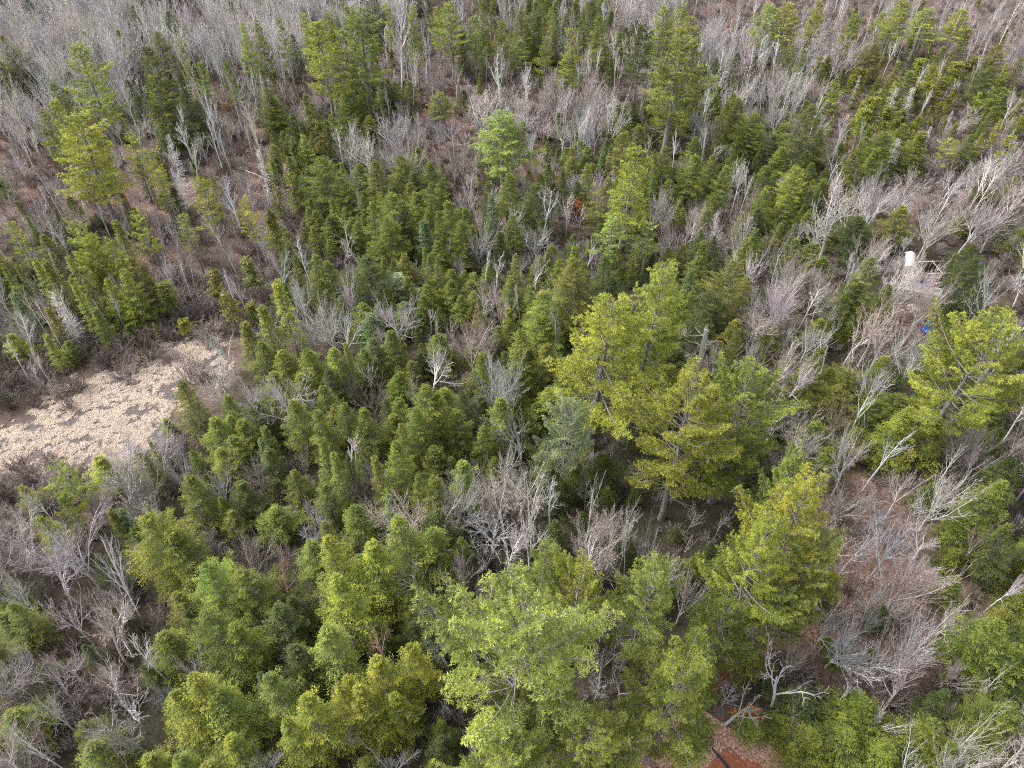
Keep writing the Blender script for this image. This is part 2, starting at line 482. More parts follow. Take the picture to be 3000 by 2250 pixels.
def make_snag(h, r, r0, n=26):
    tr, cr = Geo(), Geo()
    P, R = wobble_trunk(h, r0, r0 * 0.5, 0.10, 9)
    tube(tr, P, R, 9)
    for k in range(4):   # the splintered top
        a = rng.uniform(0, 6.28); b = P[-1] + np.array([math.cos(a), math.sin(a), 0]) * r0 * 0.3
        prisms(tr, [b - UP * 0.2], [b + UP * rng.uniform(0.2, 0.8)], r0 * 0.2, 0.01, 4, 0.1)
    S0, S1, A0, A1 = [], [], [], []
    for i in range(n):
        z = rng.uniform(0.3, 0.99) * h; az = rng.uniform(0, 6.28)
        L = r * rng.uniform(0.3, 1.1) * (1.1 - 0.5 * z / h)
        b = on_path(P, z); d = np.array([math.cos(az), math.sin(az), rng.uniform(-0.1, 0.35)])
        p = b; w = rng.uniform(0.03, 0.055)
        for s in range(4):
            d = unit(d + rng.normal(0, 0.16, 3) + UP * 0.07); q = p + d * L / 4
            S0.append(p); S1.append(q); A0.append(w * (1 - s * .22)); A1.append(w * (0.78 - s * .22) + 0.004)
            if s and rng.random() < 0.7:
                S0.append(p); S1.append(p + unit(d + rng.normal(0, 0.7, 3)) * L * 0.28); A0.append(w * .5); A1.append(0.008)
            p = q
    prisms(cr, S0, S1, np.array(A0), np.array(A1), 4, 0.1)
    return tr, cr
def make_dead_spire(h, r):
    """dead fir: bristling with short grey twigs"""
    tr, cr = Geo(), Geo()
    P, R = wobble_trunk(h, 0.12, 0.015, 0.05)
    tube(tr, P, R, 6)
    S0, S1, A0, A1 = [], [], [], []
    for i in range(170):
        t = rng.random(); z = (0.2 + 0.79 * t) * h; az = rng.uniform(0, 6.28)
        L = r * ((1 - t) ** 0.7 + 0.08) * rng.uniform(0.5, 1.1)
        b = on_path(P, z); d = unit(np.array([math.cos(az), math.sin(az), rng.uniform(-0.25, 0.3)]))
        e = b + d * L + UP * 0.1 * L
        S0.append(b); S1.append(e); A0.append(0.022); A1.append(0.01)
        for k in range(4):
            u = rng.uniform(0.3, 1); p = b + (e - b) * u
            S0.append(p); S1.append(p + unit(d + rng.normal(0, 0.7, 3)) * rng.uniform(0.15, 0.4)); A0.append(0.012); A1.append(0.008)
    prisms(cr, S0, S1, np.array(A0), np.array(A1), 3, 0.2)
    return tr, cr
def make_shrub(h, r, n=34):
    cr = Geo()
    S0, S1, A0, A1, T = [], [], [], [], []
    for i in range(n):
        az = rng.uniform(0, 6.28); tilt = rng.uniform(0.05, 0.95)
        d = unit(np.array([math.cos(az) * tilt, math.sin(az) * tilt, 1.0]))
        p = np.array([math.cos(az), math.sin(az), 0]) * rng.uniform(0, 0.35) * r; L = rng.uniform(0.6, 1.05) * h
        for s in range(3):
            d = unit(d + rng.normal(0, 0.16, 3)); q = p + d * L / 3
            S0.append(p); S1.append(q); A0.append(0.03 - s * .006); A1.append(0.024 - s * .006); T.append(0.3 + 0.2 * s)
            for k in range(4 if s else 1):
                u = rng.random(); m = p + (q - p) * u; e = m + unit(d + rng.normal(0, 0.5, 3)) * L * rng.uniform(0.14, 0.3)
                S0.append(m); S1.append(e); A0.append(0.017); A1.append(0.013); T.append(0.6)
                f = e + unit(d + rng.normal(0, 0.6, 3)) * L * 0.12; S0.append(m + (e - m) * .5); S1.append(f); A0.append(0.013); A1.append(0.012); T.append(0.8)
            p = q
    prisms(cr, S0, S1, np.array(A0), np.array(A1), 3, np.array(T))
    return Geo(), cr
def make_leafy(h, r):
    """young beech that kept its withered orange leaves"""
    tr, cr = make_bare(h, r, SAPL, 3)
    tr.merge(cr)
    lv = Geo(); n = 520
    V = np.concatenate(tr.v); V = V[V[:, 2] > 0.25 * h]
    B = V[rng.integers(0, len(V), n)] + rng.normal(0, 0.08, (n, 3)); D = rand_dirs(n)
    blades(lv, B, D, np.cross(D, rand_dirs(n)), rnd(n, 0.12, 0.24), rnd(n, 0.08, 0.14), rng.random(n))
    return tr, lv

PROTO = {}      # kind -> list of dicts
def reg(kind, gen, h, r, crown_mat, bark_mat, n):
    L = []
    for i in range(n):
        tr, cr = gen(h, r)
        d = dict(h=h, r=r)
        d['crown'] = cr.mesh(kind + '_crown', [crown_mat])
        d['trunk'] = tr.mesh(kind + '_trunk', [bark_mat]) if tr.n else None
        V_ = np.concatenate(cr.v); d['r'] = float(np.percentile(np.hypot(V_[:, 0], V_[:, 1]), 97.5))
        g = Geo(); g.merge(cr, 0)
        if tr.n: g.merge(tr, 1)
        d['whole'] = g.mesh(kind + '_whole', [crown_mat, bark_mat])
        L.append(d)
    PROTO[kind] = L
reg('P', lambda h, r: make_pine(h, r, 0.36, 'cone', 1.1), 23, 4.8, M_NEEDLE, M_PINEBARK, 5)
reg('Pn', lambda h, r: make_pine(h, r, 0.3, 'cone', 1.5, 22, near=True), 24, 6.4, M_NEEDLE, M_PINEBARK, 4)
reg('Rn', lambda h, r: make_pine(h, r, 0.42, 'ragged', 1.4, 18, near=True), 20, 4.6, M_NEEDLE, M_PINEBARK, 3)
reg('Q', lambda h, r: make_pine(h, r, 0.36, 'broad', 1.25, 16), 24, 6.3, M_NEEDLE, M_PINEBARK, 4)
reg('R', lambda h, r: make_pine(h, r, 0.5, 'ragged', 0.9, 14), 20, 3.4, M_NEEDLE, M_PINEBARK, 4)
reg('H', lambda h, r: make_hemlock(h, r), 13, 3.2, M_SPRAY, M_DARKBARK, 6)
reg('Hn', lambda h, r: make_hemlock(h, r, dens=1.5, power=0.8, rough=0.2, fine=1.15), 14, 5.0, M_SPRAY, M_DARKBARK, 5)
reg('F', lambda h, r: make_hemlock(h, r, 0.08, 0.95, 0.85, 0.15, 0.85, 0.12, 2), 12, 1.7, M_SPRAY, M_DARKBARK, 4)
reg('C', make_cedar, 10, 1.15, M_SPRAY, M_PINEBARK, 5)
reg('M', lambda h, r: make_bare(h, r, MAPLE, 4), 14, 4.0, M_BARE, M_BARE, 4)
reg('N', lambda h, r: make_bare(h, r, FAN, 4), 13, 3.8, M_BARE, M_BARE, 4)
reg('B', lambda h, r: make_bare(h, r, BIRCH, 3), 14, 1.9, M_BARE, M_BARE, 5)
reg('D', lambda h, r: make_bare(h, r, GNARL, 3), 13, 3.6, M_BARE, M_BARE, 4)
def far(spec, **k): return dict(spec, **k)
reg('Mn', lambda h, r: make_bare(h, r, far(MAPLE, rmin=0.0135, r0=0.2, kids=[10, 6, 6, 3]), 4), 14, 6.0, M_BARE, M_BARE, 4)
reg('Nn', lambda h, r: make_bare(h, r, far(FAN, rmin=0.013, kids=[11, 7, 6, 3]), 4), 13, 5.8, M_BARE, M_BARE, 4)
reg('Mf', lambda h, r: make_bare(h, r, far(MAPLE, rmin=0.023, kids=[7, 5, 4, 2]), 4), 14, 4.0, M_BARE, M_BARE, 4)
reg('Nf', lambda h, r: make_bare(h, r, far(FAN, rmin=0.022, kids=[8, 5, 4, 2]), 4), 13, 3.8, M_BARE, M_BARE, 4)
reg('Bf', lambda h, r: make_bare(h, r, far(BIRCH, rmin=0.021, r0=0.16), 3), 14, 1.9, M_BARE, M_BARE, 4)
reg('Tf', lambda h, r: make_bare(h, r, far(SAPL, rmin=0.02, r0=0.08), 3), 7, 1.7, M_BARE, M_BARE, 4)
reg('T', lambda h, r: make_bare(h, r, SAPL, 3), 7, 1.7, M_BARE, M_BARE, 5)
reg('G', make_dead_spire, 11, 1.3, M_BARE, M_BARE, 3)
reg('K', lambda h, r: make_snag(h, r, 0.3), 16, 2.8, M_BARE, M_BARE, 2)
reg('S', make_shrub, 2.4, 1.5, M_BARE, M_BARE, 5)
reg('O', make_leafy, 4.5, 1.6, M_LEAFB, M_BARE, 3)
# ------------------------------------------------------------------ the trees one can pick out, as surveyed: kind x y width height tint
# x, y, width are in enlarged pixels of one of nine tiles of the photograph; height in metres
TILES = {'A': (0, 0), 'B': (1000, 0), 'C': (2000, 0), 'D': (0, 750), 'E': (1000, 750), 'F': (2000, 750), 'G': (0, 1500), 'H': (1000, 1500), 'I': (2000, 1500)}
SURVEY = {
'A': """P 470 285 270 24 l;P 340 650 180 22 y;P 430 730 370 23 y;P 250 700 150 16 g;P 330 530 120 17 g;P 940 300 170 20 d;P 985 480 160 15 g;R 1160 245 110 20 g;R 1270 390 120 16 l;R 1465 400 120 17 g;P 1560 140 100 18 l;P 1660 130 90 19 g;R 1810 110 120 19 g;P 1990 90 120 20 l;P 2050 135 250 23 y;P 2120 60 100 20 y;H 1110 350 100 14 d;H 820 520 140 12 d;H 880 610 140 10 d;H 1460 350 60 12 d;H 1890 215 120 15 d;H 400 560 120 14 d;H 1000 560 110 11 d;R 840 865 190 15 y;R 940 955 180 14 y;R 1020 1110 170 12 y;R 1040 1240 130 8 y;R 1290 1150 230 17 y;R 1560 1280 170 15 y;R 890 1370 190 14 y;R 1180 1390 180 12 o;G 1060 870 120 14 w;G 1660 950 100 12 w;G 1110 1090 100 10 w;F 1010 1010 80 5 d;F 1250 1050 80 5 d;F 870 1020 100 9 d;F 1110 1200 120 9 d;H 1180 560 150 13 d;H 1270 640 160 12 d;H 1200 780 190 9 d;H 1040 790 120 10 g;H 1970 870 130 12 y;H 2080 1020 260 14 g;H 1900 1130 130 10 g;H 1730 560 180 14 g;H 1690 430 120 14 o;H 1760 630 150 11 g;H 2180 640 100 14 g;C 1860 1100 120 10 o;C 1780 1200 110 9 o;C 1900 900 80 9 o;F 730 1430 120 10 g;F 160 1400 70 7 g;R 40 1430 140 12 y;P 490 1430 200 16 l;R 560 1530 200 14 y;R 700 1570 220 13 y;F 780 1250 90 9 g;F 350 1350 70 7 d;F 110 1300 80 8 d;B 1190 370 80 16 w;B 1270 540 80 14 w;B 1480 500 90 16 w;N 850 800 210 9 w;B 1190 850 160 9 w;B 800 590 120 13 w;B 20 600 90 15 w;B 700 1150 90 13 w;B 720 1060 80 14 n;D 270 1440 230 9 w;N 1920 700 200 9 p;B 1710 1480 90 9 w;N 930 950 100 6 p;B 1320 640 100 15 w;B 1560 620 80 12 n;B 1640 800 80 12 w;B 1700 520 70 13 w;B 450 1200 90 12 w;B 600 1290 90 10 w;B 280 1150 90 12 n;B 1150 740 80 11 w;B 1870 330 60 15 n;B 1430 880 80 10 w;H 170 -10 130 14 d;H 860 30 150 14 d;H 760 180 130 14 o;H 430 450 110 12 d;H 180 330 90 12 d;H 1490 0 110 14 d;H 1130 60 100 13 d;M 1000 120 220 14 w;M 700 250 200 14 w;M 880 180 200 14 w;M 1250 130 220 14 n;M 560 140 240 14 w;M 350 60 240 14 w;M 130 150 220 14 w;M 640 20 200 14 w;M 200 380 220 14 w;M 60 320 200 14 w;M 1400 240 200 13 n;M 330 300 200 13 w;M 300 700 140 13 n;H 40 570 120 11 d;C 2050 750 90 11 o;C 1980 640 90 10 o;C 1750 1350 100 10 o;C 1830 1450 110 9 o""",
'B': """P 90 50 350 24 g;H 150 550 160 13 g;H 40 600 190 12 g;H 30 760 170 9 g;R 300 10 100 18 y;B 340 110 170 21 w;P 460 40 110 20 l;P 700 5 210 19 l;P 620 40 110 15 y;P 860 95 120 16 l;H 560 -10 90 15 d;H 910 10 110 17 g;H 970 40 90 15 g;P 1040 120 130 15 g;F 790 195 100 12 d;H 780 270 100 10 g;H 1180 60 180 18 o;H 1245 5 180 20 g;H 1290 100 130 16 g;P 1150 250 140 11 l;P 1330 230 130 14 g;H 1400 120 110 15 g;R 1500 165 150 18 y;P 1470 340 150 12 l;H 1390 0 120 16 g;H 1675 95 160 18 g;H 1620 0 150 16 d;P 1960 155 210 20 d;P 2090 30 190 18 l;P 2212 225 430 25 g;H 2120 700 210 10 o;B 560 240 90 15 n;B 430 370 70 15 n;D 740 480 110 8 w;B 1030 400 150 15 w;B 1190 470 90 14 w;D 1800 400 60 8 w;H 790 580 120 7 d;P 640 590 160 9 g;F 900 470 60 6 g;M 310 800 210 12 n;M 520 760 170 11 n;M 710 790 210 11 n;N 720 980 190 11 p;D 190 900 150 9 w;N 50 970 170 10 n;N 1600 560 200 13 p;N 1760 680 270 13 w;N 1630 780 230 12 w;M 1960 510 170 12 n;M 2110 250 210 14 p;N 1280 620 170 9 p;N 640 340 130 12 p;T 1180 1120 130 8 p;P 1040 720 370 17 l;H 1600 1050 120 13 g;F 1440 1100 100 10 d;F 1410 725 70 8 d;H 1290 1120 140 9 g;H 1840 850 240 15 o;H 1890 920 150 14 g;P 1890 950 330 22 y;R 1760 1400 240 13 l;R 2010 1420 220 12 l;H 1740 1140 200 14 o;H 2100 940 190 13 g;H 380 1000 190 11 g;H 210 1040 180 12 o;H 40 1180 190 9 g;H 490 950 140 8 g;H 570 1050 160 11 g;H 640 1170 140 9 g;H 650 1050 90 9 d;H 330 1255 280 14 g;H 190 1305 150 12 g;H 290 1400 210 12 g;H 400 1330 150 12 d;H 560 1180 140 14 g;F 540 1430 150 9 b;H 620 1370 120 12 g;H 690 1305 180 13 g;H 780 1430 170 11 g;H 960 1170 160 13 d;F 970 1270 130 12 b;H 1090 1120 180 12 g;H 1260 1180 250 13 d;H 1120 1390 160 11 g;F 1520 1590 130 9 y;H 1950 1560 130 8 g;N 1270 1480 250 10 n;N 890 1550 160 8 n;D 100 1500 270 11 w;N 2060 1250 170 8 p;O 1240 1130 120 4 o;O 1530 1290 150 5 o;O 1270 1030 50 3 o;O 1000 380 80 5 o;B 1470 1300 80 9 w;N 2150 1510 170 8 n;B 2185 890 70 10 w;B 1990 915 60 8 w;D 1590 1600 150 8 w;F 1320 870 60 4 g;F 1400 960 60 4 g;F 1280 800 80 3 d;T 950 900 120 6 w;T 830 1100 150 8 w;T 820 1200 160 7 p;T 1400 420 120 9 p;T 860 600 150 7 p;H 440 1180 130 9 o;H 1530 1170 120 9 d""",
'C': """P 60 100 160 15 y;P 580 15 190 17 l;P 700 15 190 17 y;P 890 5 120 17 y;P 1130 75 140 14 g;P 1430 0 190 16 y;P 1300 70 100 10 l;P 1600 50 220 13 l;P 1830 60 160 12 y;P 0 20 130 16 y;H 220 370 150 12 d;H 50 680 120 8 g;H 360 335 130 14 d;H 480 355 80 10 d;H 715 285 150 12 g;H 795 315 120 13 g;H 800 495 130 8 g;H 630 480 80 7 g;H 1250 280 210 12 o;C 1040 330 100 8 o;F 1845 190 150 14 g;H 1700 300 130 10 g;H 2060 290 200 13 o;H 2000 430 200 12 g;H 2090 560 190 9 g;C 900 350 110 10 o;C 1000 520 130 10 y;C 1160 420 120 10 o;C 1240 600 130 11 y;C 1200 680 130 10 y;C 1310 560 110 9 o;H 1390 440 110 10 o;H 1480 460 140 11 g;C 1560 370 120 10 y;C 1640 410 130 10 y;C 1560 550 120 9 o;C 1700 480 130 9 o;C 1800 380 120 9 y;C 1900 350 120 9 o;C 1340 690 120 9 y;C 1450 700 120 10 o;H 1320 860 260 11 g;H 1440 800 190 11 g;F 1560 850 190 10 g;F 1260 960 140 9 g;F 1220 810 110 7 g;R 1740 890 160 9 y;H 1880 870 140 9 g;F 1960 860 80 7 y;C 2150 870 130 9 y;H 2180 1130 120 8 o;H 2000 1140 130 8 d;H 370 630 210 15 o;H 460 730 240 14 g;H 590 870 150 10 d;H 840 680 290 17 o;H 650 950 160 10 g;H 550 1090 150 9 d;H 755 1080 210 13 y;H 550 1230 170 11 g;H 690 1260 190 10 g;H 840 1050 120 8 g;H 920 1150 110 8 g;H 1120 990 140 10 g;H 100 880 160 12 g;H 90 1000 180 12 g;H 200 1000 130 10 g;H 280 1070 160 11 g;H 200 1260 130 9 g;H 430 1530 140 9 y;H 210 1530 110 8 d;H 120 1480 100 7 g;H 740 1540 170 10 g;H 850 1580 210 9 g;H 1440 1330 190 10 o;H 1150 1400 260 9 d;H 1900 1590 210 9 d;H 390 1370 90 7 g;N 650 640 250 13 p;N 460 690 150 10 p;M 150 780 130 10 n;M 230 790 140 9 n;M 660 220 140 14 w;M 540 240 130 14 w;M 430 250 150 13 p;M 1180 220 160 11 n;D 450 1100 240 8 w;D 1000 1020 150 8 w;N 400 1260 190 10 k;B 1040 840 130 11 w;M 1180 1170 210 11 w;M 1000 1380 430 14 w;M 870 1480 220 9 w;M 1330 1190 260 11 p;M 1500 1140 260 11 p;M 1750 1160 260 10 n;M 1950 1080 290 10 n;M 2130 1050 220 10 w;N 1700 1360 360 13 n;N 1950 1330 360 13 p;N 2100 1330 320 13 p;M 1620 1450 270 12 n;M 400 1500 290 12 p;N 600 1540 240 10 k;M 90 1380 170 9 n;M 190 1460 180 9 n;T 1880 650 170 8 p;M 2150 660 190 9 n;M 1350 150 160 12 n;M 1640 160 150 12 n;M 2000 150 130 12 n;N 1850 480 190 8 k;B 2150 60 60 17 w;B 1560 470 60 12 w;G 1390 560 110 10 w;G 1500 560 100 9 w;G 1400 890 120 9 w;D 1770 790 140 6 w;M 1120 1330 240 10 w;M 1280 1250 240 10 p""",
'D': """F 210 15 130 11 y;F 290 25 160 11 g;F 20 50 80 9 g;F 420 0 110 12 y;F 450 145 110 11 y;F 540 155 110 11 g;F 600 50 110 10 g;F 100 55 80 9 g;F 70 240 150 9 b;H 770 90 180 14 y;H 840 0 230 14 o;H 620 60 140 12 g;H 680 135 150 12 y;H 930 60 130 11 o;F 300 330 100 8 o;F 600 330 120 8 g;H 60 500 150 7 y;F 290 505 100 7 y;C 840 340 130 5 y;F 820 440 80 4 g;C 1180 400 110 4 y;C 1360 70 130 8 o;C 1450 230 150 8 o;C 1590 0 130 9 o;C 1030 170 140 8 o;C 1610 300 110 6 o;H 1880 5 120 13 o;F 1800 140 190 15 y;F 1700 310 170 12 y;F 1570 430 160 8 o;H 2130 30 200 11 g;H 2030 -20 180 12 g;H 1170 800 190 12 g;F 1070 1055 90 3 g;F 965 1190 70 5 g;H 870 1250 140 8 g;H 940 1290 110 8 g;H 640 1290 220 7 y;R 360 1330 290 12 l;R 400 1570 150 8 l;H 130 1490 130 6 y;H 1240 1260 100 5 g;H 1200 1430 220 11 g;H 1560 1460 220 8 d;F 1420 1560 110 6 g;D 1430 520 210 10 w;M 1930 200 220 12 w;D 1910 410 330 11 w;M 1800 440 220 10 w;M 2110 290 200 10 k;M 1390 700 260 9 w;M 1410 820 300 9 w;N 1620 850 290 8 w;N 1270 1000 170 6 w;N 1150 1150 220 6 n;N 1130 1290 200 7 n;M 730 1480 370 10 n;N 1380 1430 300 10 n;M 620 1560 270 9 p;M 930 1610 260 8 w;N 1620 1440 220 7 k;N 1950 1300 200 6 k;M 230 1570 170 7 w;B 370 260 150 12 w;B 240 330 80 12 w;B 150 250 90 11 w;B 50 400 170 10 w;B 1110 110 80 9 w;B 1460 120 90 10 w;B 1540 170 80 9 w;B 1480 250 90 8 w;B 1150 40 80 10 w;B 120 480 90 9 n;B 170 700 80 6 w;G 320 220 140 11 w;G 390 330 110 8 w;B 30 560 90 10 w;B 200 620 80 8 w;B 1060 20 70 10 w;B 620 280 80 9 w;B 700 260 80 9 w;H 1990 590 210 10 g;H 1830 610 210 9 g;H 1680 555 180 9 g;H 2140 590 200 11 l;H 1770 760 230 9 g;H 1950 760 200 8 g;H 1640 940 260 9 d;H 1890 930 240 12 g;F 1955 860 80 8 b;H 2080 840 190 10 g;H 2050 1000 210 12 g;H 1370 1030 240 10 g;H 1490 1030 160 9 g;H 1570 1060 220 9 g;H 1450 900 150 8 g;H 1510 1170 260 9 g;F 1690 1180 110 8 b;H 1720 1250 190 9 d;F 2070 1180 160 11 g;F 2160 1260 150 11 g;H 1900 1390 160 8 g;H 2100 1480 190 9 g;H 1410 1240 170 7 y;H 2130 720 180 9 d""",
'E': """H 150 -10 300 14 d;H 340 20 120 9 d;H 620 -5 120 12 g;H 425 125 130 9 o;P 370 110 200 7 b;H 400 290 180 8 b;H 240 300 150 8 b;H 130 300 200 8 g;H 180 370 190 8 b;H 190 530 160 8 b;H 290 210 130 8 g;H 530 250 130 7 g;H 700 150 160 8 g;H 770 250 130 7 g;H 850 230 130 8 g;H 310 480 210 10 g;H 20 690 110 8 g;F 45 560 90 9 g;H 130 600 160 8 g;H 1130 -10 140 12 g;H 1240 180 120 9 g;H 1495 15 290 15 o;H 1730 -5 210 14 d;H 1760 130 170 11 d;H 1320 225 300 14 l;H 1290 380 260 11 l;H 910 610 200 11 g;H 1165 475 250 15 g;H 1130 700 250 10 g;H 1230 600 160 11 d;P 1720 265 620 25 y;P 2060 40 480 27 l;P 2100 200 360 20 g;H 1350 850 220 10 y;H 1450 760 220 10 g;H 1280 960 200 7 d;Q 1440 1180 400 17 b;Q 2212 1130 620 24 y;H 540 840 330 16 g;H 620 870 200 15 g;H 460 990 210 14 g;H 780 870 170 11 d;H 740 990 220 12 g;H 390 1090 180 13 g;H 360 1200 250 14 g;H 600 1230 210 9 o;H 1040 910 280 15 g;H 920 1090 180 11 g;H 1120 1050 200 10 d;H 20 950 190 11 g;H 140 980 190 11 g;H 280 930 120 9 d;H 100 1130 140 12 g;F 220 1280 130 11 o;H 800 1330 250 12 l;H 600 1430 230 12 g;H 490 1420 160 12 g;F 300 1540 140 8 b;H 30 1280 130 11 d;F 700 1300 90 6 b;H 1350 1330 160 10 d;H 1700 1300 260 9 d;N 970 210 220 9 p;N 1050 290 190 9 p;D 1240 120 220 8 w;M 560 660 350 11 w;N 960 500 240 9 n;N 200 870 340 9 k;N 450 850 220 8 k;D 1400 440 220 11 w;M 1050 1250 250 13 n;N 970 1540 280 11 p;D 1060 1570 330 13 w;D 1190 1500 270 15 w;D 1620 1560 170 13 w;T 700 380 120 7 p;B 570 340 90 6 w;B 595 420 60 6 w;N 80 1450 220 8 k;N 150 1560 200 7 k;T 1600 1450 160 6 p;N 830 420 200 7 r;N 730 520 160 7 k;H 1020 450 140 7 o;H 900 360 140 7 o;H 1420 1450 180 7 d""",
'F': """M 1480 90 260 10 w;N 1560 60 240 9 w;N 1480 50 220 9 n;H 310 25 280 16 o;H 200 230 280 12 d;H 1240 5 260 17 o;H 1130 150 250 12 d;H 1340 185 170 11 g;H 920 5 160 7 g;H 1910 10 230 14 d;H 1960 150 190 11 d;K 165 480 300 19 n;P 360 460 130 13 g;M 630 200 270 12 w;M 540 300 310 10 n;N 840 130 210 9 k;M 910 230 200 9 n;N 1110 90 210 8 n;M 1340 120 260 10 w;N 1460 180 310 10 w;N 1600 260 400 11 p;M 1450 500 280 11 n;M 1320 520 260 12 p;M 600 640 360 14 p;M 750 700 320 13 w;M 470 680 270 11 n;D 985 580 240 10 n;M 2050 180 310 13 w;M 2160 520 160 10 w;D 1230 880 240 13 w;M 1130 1230 310 13 w;M 880 1460 250 8 n;N 1960 1250 340 11 p;N 1760 1460 400 13 w;M 1450 1480 260 9 p;N 780 1010 260 8 k;K 660 830 170 12 k;N 1040 980 210 9 o;H 895 400 170 8 y;H 890 590 190 12 g;H 1100 400 150 5 y;H 960 720 180 8 g;H 1090 740 260 6 o;H 330 730 130 6 g;H 1010 850 260 8 o;H 880 1080 260 9 g;H 960 1235 200 8 y;H 1490 970 240 12 y;H 1680 1070 260 10 y;H 1400 1110 220 9 g;H 1400 890 260 8 g;Q 345 1080 560 22 g;Q 300 1300 420 13 g;Q 1830 760 640 24 y;P 1945 345 250 23 y;H 2180 470 120 8 y;H 2150 720 220 12 d;H 2150 1300 260 11 d;H 2100 1450 260 12 g;T 1250 1500 200 8 p;Q 620 1640 330 22 l;N 2060 900 200 8 k""",
'G': """H 940 15 400 15 y;H 1110 120 330 13 g;H 1330 345 350 13 l;H 1550 385 370 13 g;H 1350 665 400 15 g;H 1480 720 330 14 g;H 1190 650 160 7 d;H 1800 600 290 11 d;H 1880 540 180 9 d;H 1900 890 310 10 d;H 2130 155 270 15 y;H 2180 420 320 16 y;H 2100 730 350 14 l;H 1230 1065 340 15 y;H 1100 1180 280 13 y;H 1400 1150 340 13 l;H 1740 1035 310 13 l;H 1950 1195 360 15 y;H 1850 1350 250 12 y;H 930 1590 260 8 y;H 1150 1600 250 9 l;H 1470 1470 260 10 y;H 560 1500 310 8 l;H 700 1580 200 6 g;H 2200 1130 260 14 y;H 1990 1090 120 8 d;H 30 450 90 7 y;H 60 590 210 10 g;H 60 1280 270 7 l;H 620 270 170 9 d;H 240 20 150 9 y;H 1480 -10 150 6 g;H 1760 -20 230 6 g;H 2090 60 170 10 g;B 420 130 260 11 w;B 640 340 240 14 w;M 260 330 420 11 w;M 110 500 320 8 w;M 610 740 360 12 p;M 420 650 250 9 w;M 350 890 340 11 p;M 620 1060 320 10 w;M 290 1060 250 9 p;B 900 860 230 11 w;M 310 1260 280 9 n;M 610 1340 420 10 n;M 820 1430 370 8 n;N 1350 170 300 9 k;N 1330 280 190 8 o;N 1610 230 300 8 k;N 1790 400 290 9 r;N 2010 120 210 9 n;N 740 380 240 8 n;N 970 680 270 7 k;N 90 900 220 9 n;B 130 1440 130 14 w;N 1010 1150 220 6 n;N 1650 1580 300 7 w;N 110 1110 220 6 k;M 200 200 250 9 p;H 260 980 160 5 d;H 700 620 150 6 d;H 940 980 140 6 d""",
'H': """H 370 45 280 15 l;H 560 110 310 13 g;H 180 195 340 15 y;H 620 0 290 12 d;H 780 150 160 10 g;H 450 840 260 14 y;H 240 950 350 15 y;H 100 1120 320 14 y;H 330 1180 260 12 y;H 30 1080 240 13 y;H 470 720 200 6 d;P 1290 190 340 18 l;Q 1530 600 330 19 y;Q 1920 600 460 20 l;Q 1080 960 1000 27 l;Q 1330 1200 460 18 g;Q 1050 1620 620 15 l;Q 1620 1480 520 17 l;Q 2120 1250 620 20 g;R 2050 930 400 14 g;Q 1750 1600 420 12 l;N 590 580 300 12 n;N 850 590 280 9 p;N 900 440 190 9 p;D 280 810 330 10 r;M 650 820 240 9 n;M 1070 120 360 13 w;D 1230 80 260 14 w;N 1590 150 400 11 p;D 1560 270 380 12 w;B 1850 90 90 14 w;B 1920 70 100 15 w;N 2010 220 270 9 n;N 2150 320 320 11 w;D 880 650 180 9 w;N 1060 470 200 6 p;N 300 1580 360 8 n;D 1710 880 260 10 n;D 1860 1010 300 11 n;H 1400 60 160 8 d;H 650 1450 200 6 d""",
'I': """Q 640 180 640 24 y;Q 420 420 520 22 y;Q 780 480 500 20 l;Q 560 640 480 15 g;Q 220 780 360 13 g;Q 70 1050 360 16 g;Q 50 1480 300 12 g;H 1000 400 170 8 d;H 2140 90 270 12 d;H 2060 690 310 12 g;H 2180 850 260 10 g;H 2090 1260 380 8 g;H 1640 1370 330 10 g;H 1200 1240 350 7 g;F 455 1350 190 2.6 l;H 860 1450 320 6 g;H 1090 1420 360 7 g;H 1330 1540 350 6 g;H 640 1330 190 3 g;H 470 930 210 4 o;F 960 820 90 2 g;F 1260 890 90 3 g;F 1030 900 110 3 g;H 760 1200 330 5 d;F 1320 620 130 4 d;F 1800 250 130 4 o;N 60 420 260 13 n;M 1160 170 220 10 w;M 1390 170 420 12 n;N 1530 320 420 13 p;N 1260 640 370 11 n;N 1570 830 520 13 w;N 1390 900 420 11 p;M 1500 1060 370 10 p;N 1330 1300 350 8 w;D 730 1030 470 12 n;D 380 1180 370 10 n;N 790 1370 320 6 k;M 2150 440 190 9 w;D 2140 1100 220 9 w;N 1880 1580 560 12 w;N 1600 1620 400 10 w;N 1800 1010 270 6 p;M 1950 170 320 9 k;N 550 860 220 4 r;B 1100 1130 100 7 w;O 270 1040 220 5 n;O 430 1290 190 3 o;H 1750 1520 300 8 g""",
}
